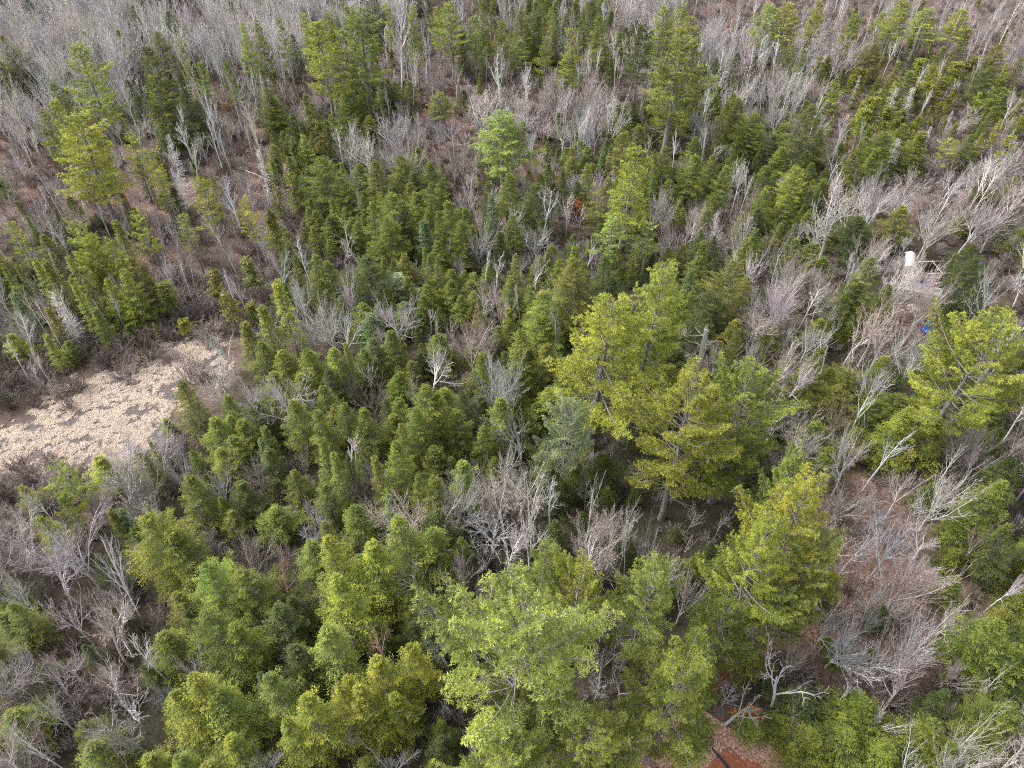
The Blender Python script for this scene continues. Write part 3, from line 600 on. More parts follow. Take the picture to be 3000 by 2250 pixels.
# what grows between them: one letter per 100 px square of the photograph
FILL = [
"wwwwwnwwwwwwnnmmmmwwnnnnnnnnnn",
"wwwwwwwwwnnnnnmmmmmmwwwwwccnnn",
"wwwwmmnnnnhhnnnnnnnhhwwwcccccc",
"wwwmmmnnhhhnnlwwwwhhnhhccccccc",
"nnnllnnnhhwwnnplhhmmmhhhccnsss",
"nnnlllnnnhhhhnmmllhhmmhhcnnnww",
"nmmmnnnnmhhhhhwwnphnnnhhwwwwww",
"hmmmnnnnmmhhhmmmhpphhmmwwwwhmw",
"mmmmsssshhwwhhmmhpphhmwwwhxxmw",
"mmssssssmwwwhhmmhppphmwwhwxxwp",
"ssssss..wwmhhwmhppphmwwwhhwppp",
"sss....hwwhhhwwhpppphmmwwwpppp",
".....wwhhhhhhhhpppppmmwwwhhwww",
"ssswwmmmmmmhhhwwpppppppwwnnnww",
"sswwwmmmmwhhhwwwwppppppplllwww",
"wwwhhhmmmhhhwwwwwwppppplllllhh",
"wwwhhhhmhhhhwwwpppppppplllllhh",
"hwwwwhhhhhhhwpppppppppmllllllh",
"hwwwwhhhhhhhpppppppppmmlllllhh",
"wwwwhhhhhhhhpppppppppmmmlllllh",
"wwwwhhhhhhhhppppppppphmmmmmmhh",
"wwhhhhhhhhhhpppppppppllhhhwwww",
]
# ------------------------------------------------------------------ ground, marsh, water, path
def tag(o, label=None, cat=None, group=None, kind=None):
    if label: o['label'] = label
    if cat: o['category'] = cat
    if group: o['group'] = group
    if kind: o['kind'] = kind
    return o
def link(name, me, parent=None, loc=None):
    o = bpy.data.objects.new(name, me); COL.objects.link(o)
    if parent is not None: o.parent = parent
    if loc is not None: o.location = loc
    return o
def fill_code(px, py):
    c = int(px // 100); r = int(py // 100)
    return FILL[min(max(r, 0), 21)][min(max(c, 0), 29)]

# leaf litter ground
m, nt, out = nodes_of('leaf_litter')
geo = N(nt, 'ShaderNodeNewGeometry'); pos = geo.outputs['Position']
big = noise(nt, 0.035, 3, 0.6, pos)
mid = noise(nt, 0.35, 4, 0.65, pos)
fine = noise(nt, 5.0, 5, 0.75, pos)
vor = N(nt, 'ShaderNodeTexVoronoi'); vor.inputs['Scale'].default_value = 6.5
nt.links.new(pos, vor.inputs['Vector'])
leaf = ramp(nt, vor.outputs['Color'], [(0.0, (0.06, 0.033, 0.028)), (0.4, (0.15, 0.088, 0.07)), (0.7, (0.33, 0.215, 0.165)), (1.0, (0.56, 0.41, 0.32))])
c1 = mixc(nt, ramp(nt, mid, [(0.35, (0, 0, 0)), (0.65, (1, 1, 1))]), leaf, (0.12, 0.082, 0.07))
grey = ramp(nt, fine, [(0.3, (0.075, 0.06, 0.055)), (0.7, (0.24, 0.2, 0.185))])
c2 = mixc(nt, ramp(nt, big, [(0.42, (0, 0, 0)), (0.62, (0.6, 0.6, 0.6))]), c1, grey)
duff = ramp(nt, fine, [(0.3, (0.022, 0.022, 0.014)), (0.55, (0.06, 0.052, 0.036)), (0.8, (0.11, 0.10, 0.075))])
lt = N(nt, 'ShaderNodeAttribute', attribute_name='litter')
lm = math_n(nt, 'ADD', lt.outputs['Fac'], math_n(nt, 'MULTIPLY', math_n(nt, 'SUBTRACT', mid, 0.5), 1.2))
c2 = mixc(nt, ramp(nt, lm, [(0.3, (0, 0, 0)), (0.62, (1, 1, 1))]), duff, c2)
p = princ(nt, out, c2, 0.95, 0.1)
bmp = N(nt, 'ShaderNodeBump'); bmp.inputs['Strength'].default_value = 0.9; bmp.inputs['Distance'].default_value = 0.12
nt.links.new(fine, bmp.inputs['Height']); nt.links.new(bmp.outputs[0], p.inputs['Normal'])
M_LITTER = m

MARSH_PX = [(-420, 1330), (-150, 1290), (0, 1270), (90, 1225), (170, 1185), (250, 1110), (330, 1075), (430, 1030), (500, 1000), (600, 985), (665, 1015), (625, 1070), (550, 1110), (515, 1165), (490, 1220), (470, 1290), (400, 1345), (300, 1375), (180, 1395), (60, 1420), (-80, 1450), (-420, 1500)]
PATH_PX = [(1900, 2130), (2060, 2085), (2140, 2125), (2230, 2165), (2330, 2205), (2480, 2235), (2700, 2262), (2700, 2480), (1700, 2480), (1760, 2260)]
DARK_PX = [(2795, 830), (2835, 838), (2860, 880), (2900, 925), (2960, 960), (2930, 985), (2860, 960), (2790, 960), (2760, 930), (2800, 890)]
BROOK_PX = [(2880, 425), (2930, 405), (3000, 398), (3120, 385), (3120, 410), (3000, 425), (2940, 432), (2885, 440)]
def inside(P, poly):
    x, y = P[:, 0], P[:, 1]; c = np.zeros(len(P), bool); j = len(poly) - 1
    for i in range(len(poly)):
        xi, yi = poly[i]; xj, yj = poly[j]
        k = ((yi > y) != (yj > y)) & (x < (xj - xi) * (y - yi) / (yj - yi + 1e-12) + xi)
        c ^= k; j = i
    return c
def axis(lo, hi, step, far):
    a = list(np.arange(lo, hi + .1, step)); s = step; x = a[0]; L = []
    while x > -far: s *= 1.6; x -= s; L.append(x)
    R = []; s = step; x = a[-1]
    while x < far: s *= 1.6; x += s; R.append(x)
    return np.array(L[::-1] + a + R)
xs = axis(-190, 190, 2.0, 3000); ys = axis(-20, 300, 2.0, 3000)
X, Y = np.meshgrid(xs, ys)
Z = -0.22 + 0.09 * np.sin(X * 0.31 + 1.3 * np.sin(Y * 0.17)) + 0.09 * np.sin(Y * 0.27 + 1.7 * np.sin(X * 0.13)) - 0.0
def flat_near(px, z0=-0.012):
    global Z
    poly = np.array([at(a, b)[:2] for a, b in px])
    mk = inside(np.column_stack([X.ravel(), Y.ravel()]), poly).astype(float).reshape(X.shape)
    for _ in range(4):
        q = mk.copy(); q[1:-1, 1:-1] = np.max([mk[1:-1, 1:-1], mk[:-2, 1:-1], mk[2:, 1:-1], mk[1:-1, :-2], mk[1:-1, 2:]], axis=0) * 1.0
        mk = np.maximum(mk, q * (1.0 if _ < 2 else .6))
    Z = Z * (1 - mk) + z0 * mk
for px_ in (MARSH_PX, PATH_PX, DARK_PX, BROOK_PX): flat_near(px_)
g = Geo(); nx = len(xs); ny = len(ys)
idx = np.arange(nx * ny).reshape(ny, nx)
g.add(np.column_stack([X.ravel(), Y.ravel(), Z.ravel()]), np.column_stack([idx[:-1, :-1].ravel(), idx[:-1, 1:].ravel(), idx[1:, 1:].ravel(), idx[1:, :-1].ravel()]))
gme = g.mesh('ground', [M_LITTER], True)
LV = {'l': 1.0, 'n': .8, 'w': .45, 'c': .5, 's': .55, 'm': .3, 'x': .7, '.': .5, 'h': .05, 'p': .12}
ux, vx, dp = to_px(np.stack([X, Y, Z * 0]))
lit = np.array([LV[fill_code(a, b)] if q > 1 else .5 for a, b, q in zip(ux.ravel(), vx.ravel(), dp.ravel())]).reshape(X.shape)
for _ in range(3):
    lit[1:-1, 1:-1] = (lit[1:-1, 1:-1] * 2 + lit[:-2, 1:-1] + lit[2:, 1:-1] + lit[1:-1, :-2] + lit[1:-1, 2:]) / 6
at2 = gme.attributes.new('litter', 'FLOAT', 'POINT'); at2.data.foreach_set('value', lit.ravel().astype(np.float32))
tag(link('ground', gme), kind='structure')

def sheet(name, pts_px, z, mat, sub=1, jitter=0.0):
    P = [at(x, y, z) for x, y in pts_px]
    # subdivide the outline and roughen it
    Q = []
    for i in range(len(P)):
        a, b = P[i], P[(i + 1) % len(P)]
        for k in range(sub):
            q = a + (b - a) * k / sub
            q = q + np.array([rng.normal(0, jitter), rng.normal(0, jitter), 0]); Q.append(q)
    me = bpy.data.meshes.new(name)
    me.from_pydata([tuple(q) for q in Q], [], [list(range(len(Q)))])
    me.materials.append(mat); me.update()
    if me.polygons[0].normal.z < 0: me.flip_normals()
    o = link(name, me); o['kind'] = 'structure'
    return o, np.array(Q)[:, :2]

m, nt, out = nodes_of('marsh_mud')
geo = N(nt, 'ShaderNodeNewGeometry'); pos = geo.outputs['Position']
a = noise(nt, 0.5, 5, 0.7, pos); b = noise(nt, 4.0, 5, 0.7, pos)
c = ramp(nt, b, [(0.3, (0.035, 0.03, 0.03)), (0.5, (0.09, 0.072, 0.066)), (0.75, (0.26, 0.21, 0.175))])
wet = ramp(nt, a, [(0.56, (0, 0, 0)), (0.60, (1, 1, 1))])
c = mixc(nt, wet, c, (0.055, 0.05, 0.06))
p = princ(nt, out, c, 0.9, 0.4)
rr = ramp(nt, a, [(0.56, (0.9, 0.9, 0.9)), (0.60, (0.18, 0.18, 0.18))])
nt.links.new(rr, p.inputs['Roughness'])
M_MUD = m
marsh, MARSH = sheet('marsh', MARSH_PX, 0.03, M_MUD, 6, 0.22)

m, nt, out = nodes_of('path_leaves')
geo = N(nt, 'ShaderNodeNewGeometry'); pos = geo.outputs['Position']
v = N(nt, 'ShaderNodeTexVoronoi'); v.inputs['Scale'].default_value = 8.0; nt.links.new(pos, v.inputs['Vector'])
c = ramp(nt, v.outputs['Color'], [(0.0, (0.13, 0.06, 0.05)), (0.35, (0.26, 0.15, 0.11)), (0.7, (0.42, 0.28, 0.2)), (1.0, (0.55, 0.42, 0.32))])
p = princ(nt, out, c, 0.95, 0.1)
M_PATH = m
path, PATHP = sheet('path', PATH_PX, 0.034, M_PATH, 4, 0.3)
m, nt, out = nodes_of('red_earth')
geo = N(nt, 'ShaderNodeNewGeometry'); pos = geo.outputs['Position']
c = ramp(nt, noise(nt, 3.0, 5, 0.7, pos), [(0.3, (0.19, 0.06, 0.035)), (0.55, (0.29, 0.105, 0.06)), (0.8, (0.42, 0.22, 0.14))])
princ(nt, out, c, 0.9, 0.15)
DIRT_PX = [(2095, 2215), (2120, 2197), (2150, 2208), (2180, 2222), (2215, 2240), (2260, 2262), (2330, 2300), (2420, 2420), (2000, 2420), (2060, 2290)]
dirt, DIRTP = sheet('dirt_patch', DIRT_PX, 0.045, m, 3, 0.12)
m, nt, out = nodes_of('dark_surface')
geo = N(nt, 'ShaderNodeNewGeometry')
c = ramp(nt, noise(nt, 9, 4, .7, geo.outputs['Position']), [(0.3, (0.022, 0.022, 0.026)), (0.7, (0.05, 0.05, 0.055))])
princ(nt, out, c, 0.9, 0.2)
dark_sheet, DARKP = sheet('patch', DARK_PX, 0.03, m, 3, 0.2)  # plain dark sheet on the ground around the car
# brook in the clearing at the upper right
m, nt, out = nodes_of('brook_water')
geo = N(nt, 'ShaderNodeNewGeometry')
c = ramp(nt, noise(nt, 1.2, 4, .7, geo.outputs['Position']), [(0.4, (0.03, 0.018, 0.016)), (0.7, (0.09, 0.05, 0.045))])
princ(nt, out, c, 0.3, 0.5)
sheet('brook', BROOK_PX, 0.02, m, 4, 0.4)

# ------------------------------------------------------------------ scattering for what nobody could count
def scatter(name, meshes, colors, P, rotz, scale, idx, tilt=None, zscale=None, tint=None):
    coll = bpy.data.collections.new(name + '_kinds')
    for i, (me, co) in enumerate(zip(meshes, colors)):
        o = bpy.data.objects.new('%s_kind_%02d' % (name, i), me); coll.objects.link(o)
    n = len(P)
    me = bpy.data.meshes.new(name)
    me.vertices.add(n); me.vertices.foreach_set('co', np.asarray(P, np.float32).ravel())
    R = np.zeros((n, 3), np.float32); R[:, 2] = rotz
    if tilt is not None: R[:, :2] = tilt
    S = np.repeat(np.asarray(scale, np.float32)[:, None], 3, 1)
    if zscale is not None: S[:, 2] *= zscale
    for nm, ty, dat, key in (('rot', 'FLOAT_VECTOR', R, 'vector'), ('scl', 'FLOAT_VECTOR', S, 'vector'), ('pick', 'INT', np.asarray(idx, np.int32), 'value')):
        a = me.attributes.new(nm, ty, 'POINT'); a.data.foreach_set(key, dat.ravel())
    if tint is None: tint = np.array([colors[i] for i in idx]) * rng.uniform(.88, 1.12, (n, 1))
    a = me.attributes.new('tint', 'FLOAT_COLOR', 'POINT'); a.data.foreach_set('color', np.column_stack([tint, np.ones(n)]).astype(np.float32).ravel())
    o = link(name, me)
    ng = bpy.data.node_groups.new(name, 'GeometryNodeTree')
    ng.interface.new_socket('Geometry', in_out='INPUT', socket_type='NodeSocketGeometry')
    ng.interface.new_socket('Geometry', in_out='OUTPUT', socket_type='NodeSocketGeometry')
    gi = ng.nodes.new('NodeGroupInput'); go = ng.nodes.new('NodeGroupOutput')
    ip = ng.nodes.new('GeometryNodeInstanceOnPoints'); ci = ng.nodes.new('GeometryNodeCollectionInfo')
    ci.inputs['Collection'].default_value = coll; ci.inputs['Separate Children'].default_value = True; ci.inputs['Reset Children'].default_value = True
    def attr(nm, ty):
        a = ng.nodes.new('GeometryNodeInputNamedAttribute'); a.data_type = ty; a.inputs['Name'].default_value = nm
        return [s for s in a.outputs if s.name == 'Attribute' and s.enabled][0]
    ng.links.new(gi.outputs[0], ip.inputs['Points']); ng.links.new(ci.outputs[0], ip.inputs['Instance'])
    ip.inputs['Pick Instance'].default_value = True
    ng.links.new(attr('pick', 'INT'), ip.inputs['Instance Index'])
    e2r = ng.nodes.new('FunctionNodeEulerToRotation'); ng.links.new(attr('rot', 'FLOAT_VECTOR'), e2r.inputs[0])
    ng.links.new(e2r.outputs[0], ip.inputs['Rotation']); ng.links.new(attr('scl', 'FLOAT_VECTOR'), ip.inputs['Scale'])
    ng.links.new(ip.outputs[0], go.inputs[0])
    md = o.modifiers.new('scatter', 'NODES'); md.node_group = ng
    o['kind'] = 'stuff'
    return o

# reed tussocks of the marsh
m, nt, out = nodes_of('dry_reed')
oi = N(nt, 'ShaderNodeAttribute', attribute_name='tint', attribute_type='INSTANCER'); at_ = N(nt, 'ShaderNodeAttribute', attribute_name='tone')
c = ramp(nt, at_.outputs['Fac'], [(0.0, (0.34, 0.27, 0.23)), (0.5, (0.56, 0.48, 0.41)), (1.0, (0.70, 0.63, 0.55))])
c = mixc(nt, 1.0, c, oi.outputs['Color'], 'MULTIPLY')
princ(nt, out, c, 0.8, 0.2); M_REED = m
def make_tussock():
    g = Geo(); n = 60
    az = rnd(n, 0, 6.28); til = rnd(n, 0.5, 2.2)
    d = unit(np.column_stack([np.cos(az) * til, np.sin(az) * til, np.ones(n)]))
    b = np.column_stack([rng.normal(0, .16, n), rng.normal(0, .16, n), np.zeros(n)])
    L = rnd(n, 0.35, 0.75); w = rnd(n, 0.03, 0.06); side = unit(np.column_stack([-np.sin(az), np.cos(az), rng.normal(0, .3, n)])) ; t = rnd(n, 0, 1)
    mid_ = b + d * (L * 0.55)[:, None]; tip = mid_ + unit(d * [1, 1, 0.1] + [0, 0, -0.25]) * (L * 0.6)[:, None]
    V = np.stack([b - side * w[:, None] * .5, b + side * w[:, None] * .5, mid_ + side * w[:, None] * .5, mid_ - side * w[:, None] * .5, tip + side * w[:, None] * .15, tip - side * w[:, None] * .15], 1)
    i0 = (np.arange(n) * 6)[:, None]
    g.add(V.reshape(-1, 3), np.concatenate([i0 + [[0, 1, 2, 3]], i0 + [[3, 2, 4, 5]]]), np.repeat(t, 6))
    return g.mesh('tussock', [M_REED])
tus = [make_tussock() for _ in range(5)]
x0, y0 = MARSH.min(0) - 4; x1, y1 = MARSH.max(0) + 4
cand = np.column_stack([rnd(30000, x0, x1), rnd(30000, y0, y1)])
wob_ = np.column_stack([1.6 * np.sin(cand[:, 1] * .8) + 1.2 * np.sin(cand[:, 1] * 2.3 + cand[:, 0]), 1.8 * np.sin(cand[:, 0] * .7) + 1.3 * np.sin(cand[:, 0] * 1.9 - cand[:, 1])])
cand = cand[inside(cand + wob_ * 0.9 + rng.normal(0, 1.0, cand.shape), MARSH)]
f = np.sin(cand[:, 0] * .9 + 2 * np.sin(cand[:, 1] * .5)) + np.sin(cand[:, 1] * 1.1 + 2 * np.sin(cand[:, 0] * .37)) + 0.8 * np.sin(cand[:, 0] * 2.1 - cand[:, 1] * 1.7) + 0.7 * np.sin(cand[:, 1] * 3.3 + 2 * np.sin(cand[:, 0] * .8))
PX_, PY_, _d = to_px(np.column_stack([cand, np.zeros(len(cand))]).T)
keep = (rng.random(len(cand)) < np.where(f > -1.0, 0.50 + 0.12 * np.sin(cand[:, 0] * .23 + cand[:, 1] * .31), 0.02))
keep &= (PX_ > -300)
cand = cand[keep][:16000]
o = scatter('marsh_reeds', tus, [(1, .97, .93), (.95, .88, .84), (1.08, 1.0, .88), (.82, .74, .7), (.95, .92, .9)], np.column_stack([cand, np.full(len(cand), 0.03)]), rnd(len(cand), 0, 6.28), 0.34 + 0.6 * rng.random(len(cand)) ** 1.5, rng.integers(0, 5, len(cand)))
tag(o, 'pale straw coloured reed and cattail tussocks matted over the wet marsh', 'reeds')
# ------------------------------------------------------------------ planting
LEAF_TINT = {'l': (.23, .285, .062), 'y': (.26, .29, .05), 'g': (.172, .208, .042), 'd': (.095, .122, .036), 'o': (.195, .205, .052), 'b': (.235, .295, .145)}
BARK_TINT = {'w': (.54, .53, .515), 'n': (.42, .405, .39), 'p': (.45, .405, .40), 'r': (.46, .30, .29), 'k': (.27, .24, .215), 'o': (.3, .27, .2)}
ORANGE = {'o': (.50, .20, .07), 'n': (.26, .14, .08), 'p': (.42, .25, .16)}
NAME = {'P': 'white_pine', 'Q': 'white_pine', 'R': 'white_pine', 'H': 'hemlock_tree', 'F': 'spruce_tree', 'C': 'cedar_tree', 'M': 'bare_maple', 'N': 'bare_maple',
        'B': 'birch_tree', 'D': 'gnarled_tree', 'T': 'bare_sapling', 'G': 'dead_fir', 'K': 'dead_snag', 'O': 'beech_sapling'}
CONIFER = 'PQRHFC'
plants = []
def plant(kind, x, y, h, r, tint, surveyed):
    u, v, dep = to_px((x, y, h * 0.6))
    vk = kind + ('f' if (kind + 'f' in PROTO and dep > 118) else 'n' if (kind + 'n' in PROTO and ((kind in 'PR' and dep < 112) or (kind in 'HMN' and r > 3.9))) else '')
    L = PROTO[vk]
    p = L[int(rng.integers(len(L)))]
    base = LEAF_TINT[tint] if kind in CONIFER else (ORANGE.get(tint, ORANGE['o']) if kind == 'O' else BARK_TINT[tint])
    if tint == 'b' and kind in 'HF': base = (.15, .205, .085)
    if kind in 'PQR': base = tuple(b_ * f_ for b_, f_ in zip(base, (1.36, 1.3, 1.5)))
    base = np.array(base) * rng.uniform(0.88, 1.14) * np.array([rng.uniform(.94, 1.07), 1, rng.uniform(.9, 1.1)])
    u, v, dep = to_px((x, y, h * 0.6))
    plants.append(dict(k=kind, p=p, vk=vk, x=x, y=y, h=h, r=r, c=tuple(base), tint=tint, s=surveyed, u=u, v=v, size=h * FPX / dep, w=2 * r * FPX / dep, rz=rng.uniform(0, 6.28)))
for tile, text in SURVEY.items():
    ox, oy = TILES[tile]
    for e in text.split(';'):
        k, x, y, w, h, t = e.split()
        px, py, w, h = ox + float(x) / 2.212, oy + float(y) / 2.212, float(w) / 2.212, float(h)
        za = h * (0.66 if k == 'Q' else 0.72 if k in 'MND' else 0.82 if k in 'B' else 1.0)
        g_ = at(px, py, za)
        dep = to_px(g_)[2]
        if k == 'H': h *= 0.82; g_ = at(px, py, h)
        plant(k, g_[0], g_[1], h, 0.5 * w * dep / FPX * ({'H': 1.56, 'F': 1.25, 'C': 1.1, 'P': 1.32, 'Q': 1.22, 'R': 1.0, 'M': 1.05, 'N': 1.05, 'D': 1.0}.get(k, 1.0)), t, True)
SP = np.array([(p['x'], p['y'], p['r']) for p in plants])
KEEP_CLEAR = [(2560, 700, 2960, 1010)]
PATH_CLEAR = (2030, 2090, 2330, 2300)
SPEC = {  # density, [(kind, weight, hmin, hmax, w/h, tints)]
 'w': (.8, [('M', 3, 8, 13, .72, 'wwwnp'), ('N', 3, 8, 12, .7, 'wwnpp'), ('B', 3, 9, 14, .28, 'wwwn'), ('T', 4, 4, 8, .5, 'wnpk'), ('H', 3.2, 3.5, 7.5, .8, 'dggo')]),
 'n': (.36, [('T', 6, 4, 9, .5, 'wnppk'), ('B', 3, 7, 13, .26, 'wwn'), ('N', 1.5, 6, 10, .5, 'npp'), ('C', 1, 5, 9, .24, 'og'), ('H', .8, 2, 6, .45, 'dgg'), ('O', .35, 2, 4, .7, 'op')]),
 'h': (.95, [('H', 8, 4, 7.5, .85, 'gggdo'), ('F', 2, 4, 8.5, .42, 'gdb'), ('T', 2, 4, 7, .5, 'nkp'), ('N', .6, 6, 9, .5, 'kn')]),
 'm': (.7, [('H', 5, 3.5, 7.5, .8, 'ggod'), ('F', 1.5, 4, 8, .42, 'gdo'), ('T', 3, 4, 8, .5, 'nkpw'), ('N', 2, 6, 10, .5, 'npw'), ('B', 1.5, 7, 11, .28, 'wn')]),
 'c': (.50, [('C', 6, 6, 10, .25, 'ooyg'), ('F', 2, 5, 9, .42, 'ogg'), ('H', 3.2, 4, 8, .6, 'ogg'), ('T', 3, 4, 8, .5, 'wnp'), ('B', 1.5, 7, 12, .25, 'w'), ('G', .5, 6, 9, .25, 'w')]),
 's': (.16, [('T', 6, 3, 6, .6, 'wnnk'), ('B', 2, 4, 8, .3, 'ww'), ('C', 1.2, 3, 6, .3, 'oy')]),
 'l': (.42, [('T', 5, 3, 6, .8, 'pnw'), ('N', 2.4, 5, 9, .85, 'pnw'), ('H', .6, 1.2, 3, .6, 'gd')]),
 'p': (1.0, [('H', 6, 3, 6.5, .62, 'dggd'), ('T', 4, 3, 6, .6, 'nkp')]),
 'x': (.10, [('T', 1, 3, 5, .6, 'wp')]), '.': (0, []),
}
step = 2.9
for gy in np.arange(14, 262, step):
    half = 0.78 * (gy * ST + CAM_H * CT) + 10
    for gx in np.arange(-half, half, step):
        x = gx + rng.uniform(-.5, .5) * step; y = gy + rng.uniform(-.5, .5) * step
        u, v, dep = to_px((x, y, 5.0))
        if u < -260 or u > 3260 or v < -230 or v > 2420: continue
        code = fill_code(u, v)
        dens, items = SPEC[code]
        if rng.random() > dens or not items: continue
        if inside(np.array([[x, y]]), MARSH)[0] or inside(np.array([[x, y]]), PATHP)[0] or inside(np.array([[x, y]]), DARKP)[0]: continue
        wts = np.array([i[1] for i in items], float)
        k, _, h0, h1, ar, tints = items[rng.choice(len(items), p=wts / wts.sum())]
        u0, v0, _d = to_px((x, y, 0))
        if any(a < u < c_ and b < v < d_ for a, b, c_, d_ in KEEP_CLEAR) or any(a < u0 < c_ and b < v0 < d_ for a, b, c_, d_ in KEEP_CLEAR):
            if k in 'HFCG' or rng.random() < 0.6: continue
            h0, h1 = 3, 6
        if PATH_CLEAR[0] < u < PATH_CLEAR[2] and PATH_CLEAR[1] < v < PATH_CLEAR[3]: continue
        if k == 'H' and code == 'w' and v < 420 and rng.random() < .8: k, h0, h1, ar, tints = 'N', 8, 12, .7, 'wwn'
        dd = np.hypot(SP[:, 0] - x, SP[:, 1] - y)
        if (dd < (0.2 if code == 'p' else 0.5) * SP[:, 2] + (0.9 if k in 'HFC' else 0.3)).any(): continue
        h = rng.uniform(h0, h1)
        if code == 'w' and v < 260 and u < 1500: h = rng.uniform(11, 15)
        t_ = tints[int(rng.integers(len(tints)))]
        if code == 'w' and v < 420 and u < 1300 and k in 'MNBT' and rng.random() < .75: t_ = 'w'
        plant(k, x, y, h, h * ar * 0.5 * rng.uniform(.8, 1.25), t_, False)
# ------------------------------------------------------------------ trees as objects; beyond 300 of a kind the smallest become one mass
byname = {}
for p in plants: byname.setdefault(NAME[p['k']], []).append(p)
FEW = {}
MASS_LABEL = {'hemlock_tree': ('hemlock_thicket', 'small distant and half hidden green hemlocks massed between the larger trees', 'thicket'),
  'bare_maple': ('bare_woods', 'far leafless grey maples massed between the larger trees', 'woods'),
  'bare_sapling': ('sapling_thicket', 'thin leafless grey and pinkish saplings massed under the tall trees', 'thicket'),
  'birch_tree': ('birch_woods', 'small distant pale birches massed in the far woods', 'woods'),
  'white_pine': ('pine_woods', 'small distant white pines massed in the far woods', 'woods'),
  'spruce_tree': ('spruce_thicket', 'small distant spruces massed between the larger trees', 'thicket'),
  'cedar_tree': ('cedar_thicket', 'small scraggly cedars massed between the larger trees', 'thicket')}
LIMIT = 290
individuals = []
def in_view(p): return -p['w'] * .4 < p['u'] < 3000 + p['w'] * .4 and -p['size'] * .5 < p['v'] < 2250 + p['size'] * .6
for nm, L in byname.items():
    L.sort(key=lambda p: -(p['size'] * (p['w'] + 30) * (1.6 if p['s'] else 1.0)) if in_view(p) else 0)
    keep, rest = L[:LIMIT], L[LIMIT:]
    rest += [p for p in keep if not in_view(p)]; keep = [p for p in keep if in_view(p)]
    individuals += keep
    if rest and nm in MASS_LABEL:
        pairs = {}
        for p in rest:
            pairs.setdefault((p['vk'], p['tint']), []).append(p)
        meshes, cols, P, rz, sc, ix, zs, tn = [], [], [], [], [], [], [], []
        for (k, t), ps in sorted(pairs.items()):
            for pr in PROTO[k][:3]:
                base = len(meshes); meshes.append(pr['whole']); cols.append(ps[0]['c'])
            for p in ps:
                j = int(rng.integers(3)); j = min(j, len(PROTO[k][:3]) - 1)
                pr = PROTO[k][j]; s = p['r'] / pr['r']
                tn.append(p['c']); P.append((p['x'], p['y'], -0.15)); rz.append(p['rz']); sc.append(s); zs.append(p['h'] / pr['h'] / s); ix.append(base - 2 + j if len(PROTO[k]) > 2 else base)
        a, b, c = MASS_LABEL[nm]
        o = scatter(a, meshes, cols, np.array(P), np.array(rz), np.array(sc), ix, zscale=np.array(zs), tint=np.array(tn))
        tag(o, b, c)
GROUP = {'white_pine': 'white pines standing above the forest', 'hemlock_tree': 'hemlocks of the forest', 'spruce_tree': 'slim pointed spruces', 'cedar_tree': 'scraggly swamp cedars',
  'bare_maple': 'leafless maples', 'birch_tree': 'leafless birches', 'gnarled_tree': 'gnarled leafless trees', 'bare_sapling': 'leafless saplings', 'dead_fir': 'dead grey firs', 'dead_snag': 'broken dead trunks', 'beech_sapling': 'young beeches with withered leaves'}
for p in individuals:
    nm = NAME[p['k']]; pr = p['p']
    s = p['r'] / pr['r']; sz = p['h'] / pr['h']
    tilt = (rng.normal(0, .02), rng.normal(0, .02)) if p['k'] not in 'BD' else (rng.normal(0, .06), rng.normal(0, .06))
    split = p['size'] > 60 and pr['trunk'] is not None
    if split:
        e = bpy.data.objects.new(nm, None); COL.objects.link(e); e.empty_display_size = 0.5
        for part in ('trunk', 'crown'):
            o = bpy.data.objects.new(part, pr[part]); COL.objects.link(o); o.parent = e; o['tint'] = p['c']
    else:
        e = bpy.data.objects.new(nm, pr['whole']); COL.objects.link(e); e['tint'] = p['c']
    e.location = (p['x'], p['y'], -0.15); e.rotation_euler = (tilt[0], tilt[1], p['rz']); e.scale = (s, s, sz)
    e['category'] = {'white_pine': 'pine', 'hemlock_tree': 'hemlock', 'spruce_tree': 'spruce', 'cedar_tree': 'cedar', 'bare_maple': 'maple', 'birch_tree': 'birch', 'gnarled_tree': 'bare tree',
                     'bare_sapling': 'sapling', 'dead_fir': 'dead tree', 'dead_snag': 'dead tree', 'beech_sapling': 'beech'}[nm]
    e['group'] = GROUP[nm]
    p['o'] = e

# brush under and between the trees
SD = {'w': .6, 'n': .55, 'h': .3, 'm': .5, 'c': .6, 's': .97, 'l': .25, 'p': .4, 'x': .3, '.': 0}
P, C_ = [], []
st = 1.9
for gy in np.arange(12, 262, st):
    half = 0.78 * (gy * ST + CAM_H * CT) + 8
    for gx in np.arange(-half, half, st):
        x = gx + rng.uniform(-.5, .5) * st; y = gy + rng.uniform(-.5, .5) * st
        u, v, dep = to_px((x, y, 1.0))
        if u < -200 or u > 3200 or v < -150 or v > 2400: continue
        cd = fill_code(u, v)
        if rng.random() < SD[cd]: P.append((x, y, -0.15)); C_.append(cd)
P = np.array(P)
ok = ~inside(P[:, :2] + rng.normal(0, 3.4, (len(P), 2)), MARSH) & ~inside(P[:, :2], PATHP) & ~inside(P[:, :2], DARKP)
P = P[ok]; C_ = [c for c, k in zip(C_, ok) if k]
sm = [d['crown'] for d in PROTO['S']]
cols = [(.40, .365, .34), (.26, .215, .195), (.44, .385, .37), (.17, .15, .125), (.33, .28, .27)]
o = scatter('undergrowth', sm, cols, P, rnd(len(P), 0, 6.28), np.array([rng.uniform(.6, 1.25) * (1.1 if c == 's' else .85 if c in 'nwm' else .55) for c in C_]), rng.integers(0, 5, len(P)))
tag(o, 'grey brown leafless brush covering the forest floor and the edge of the marsh', 'undergrowth')
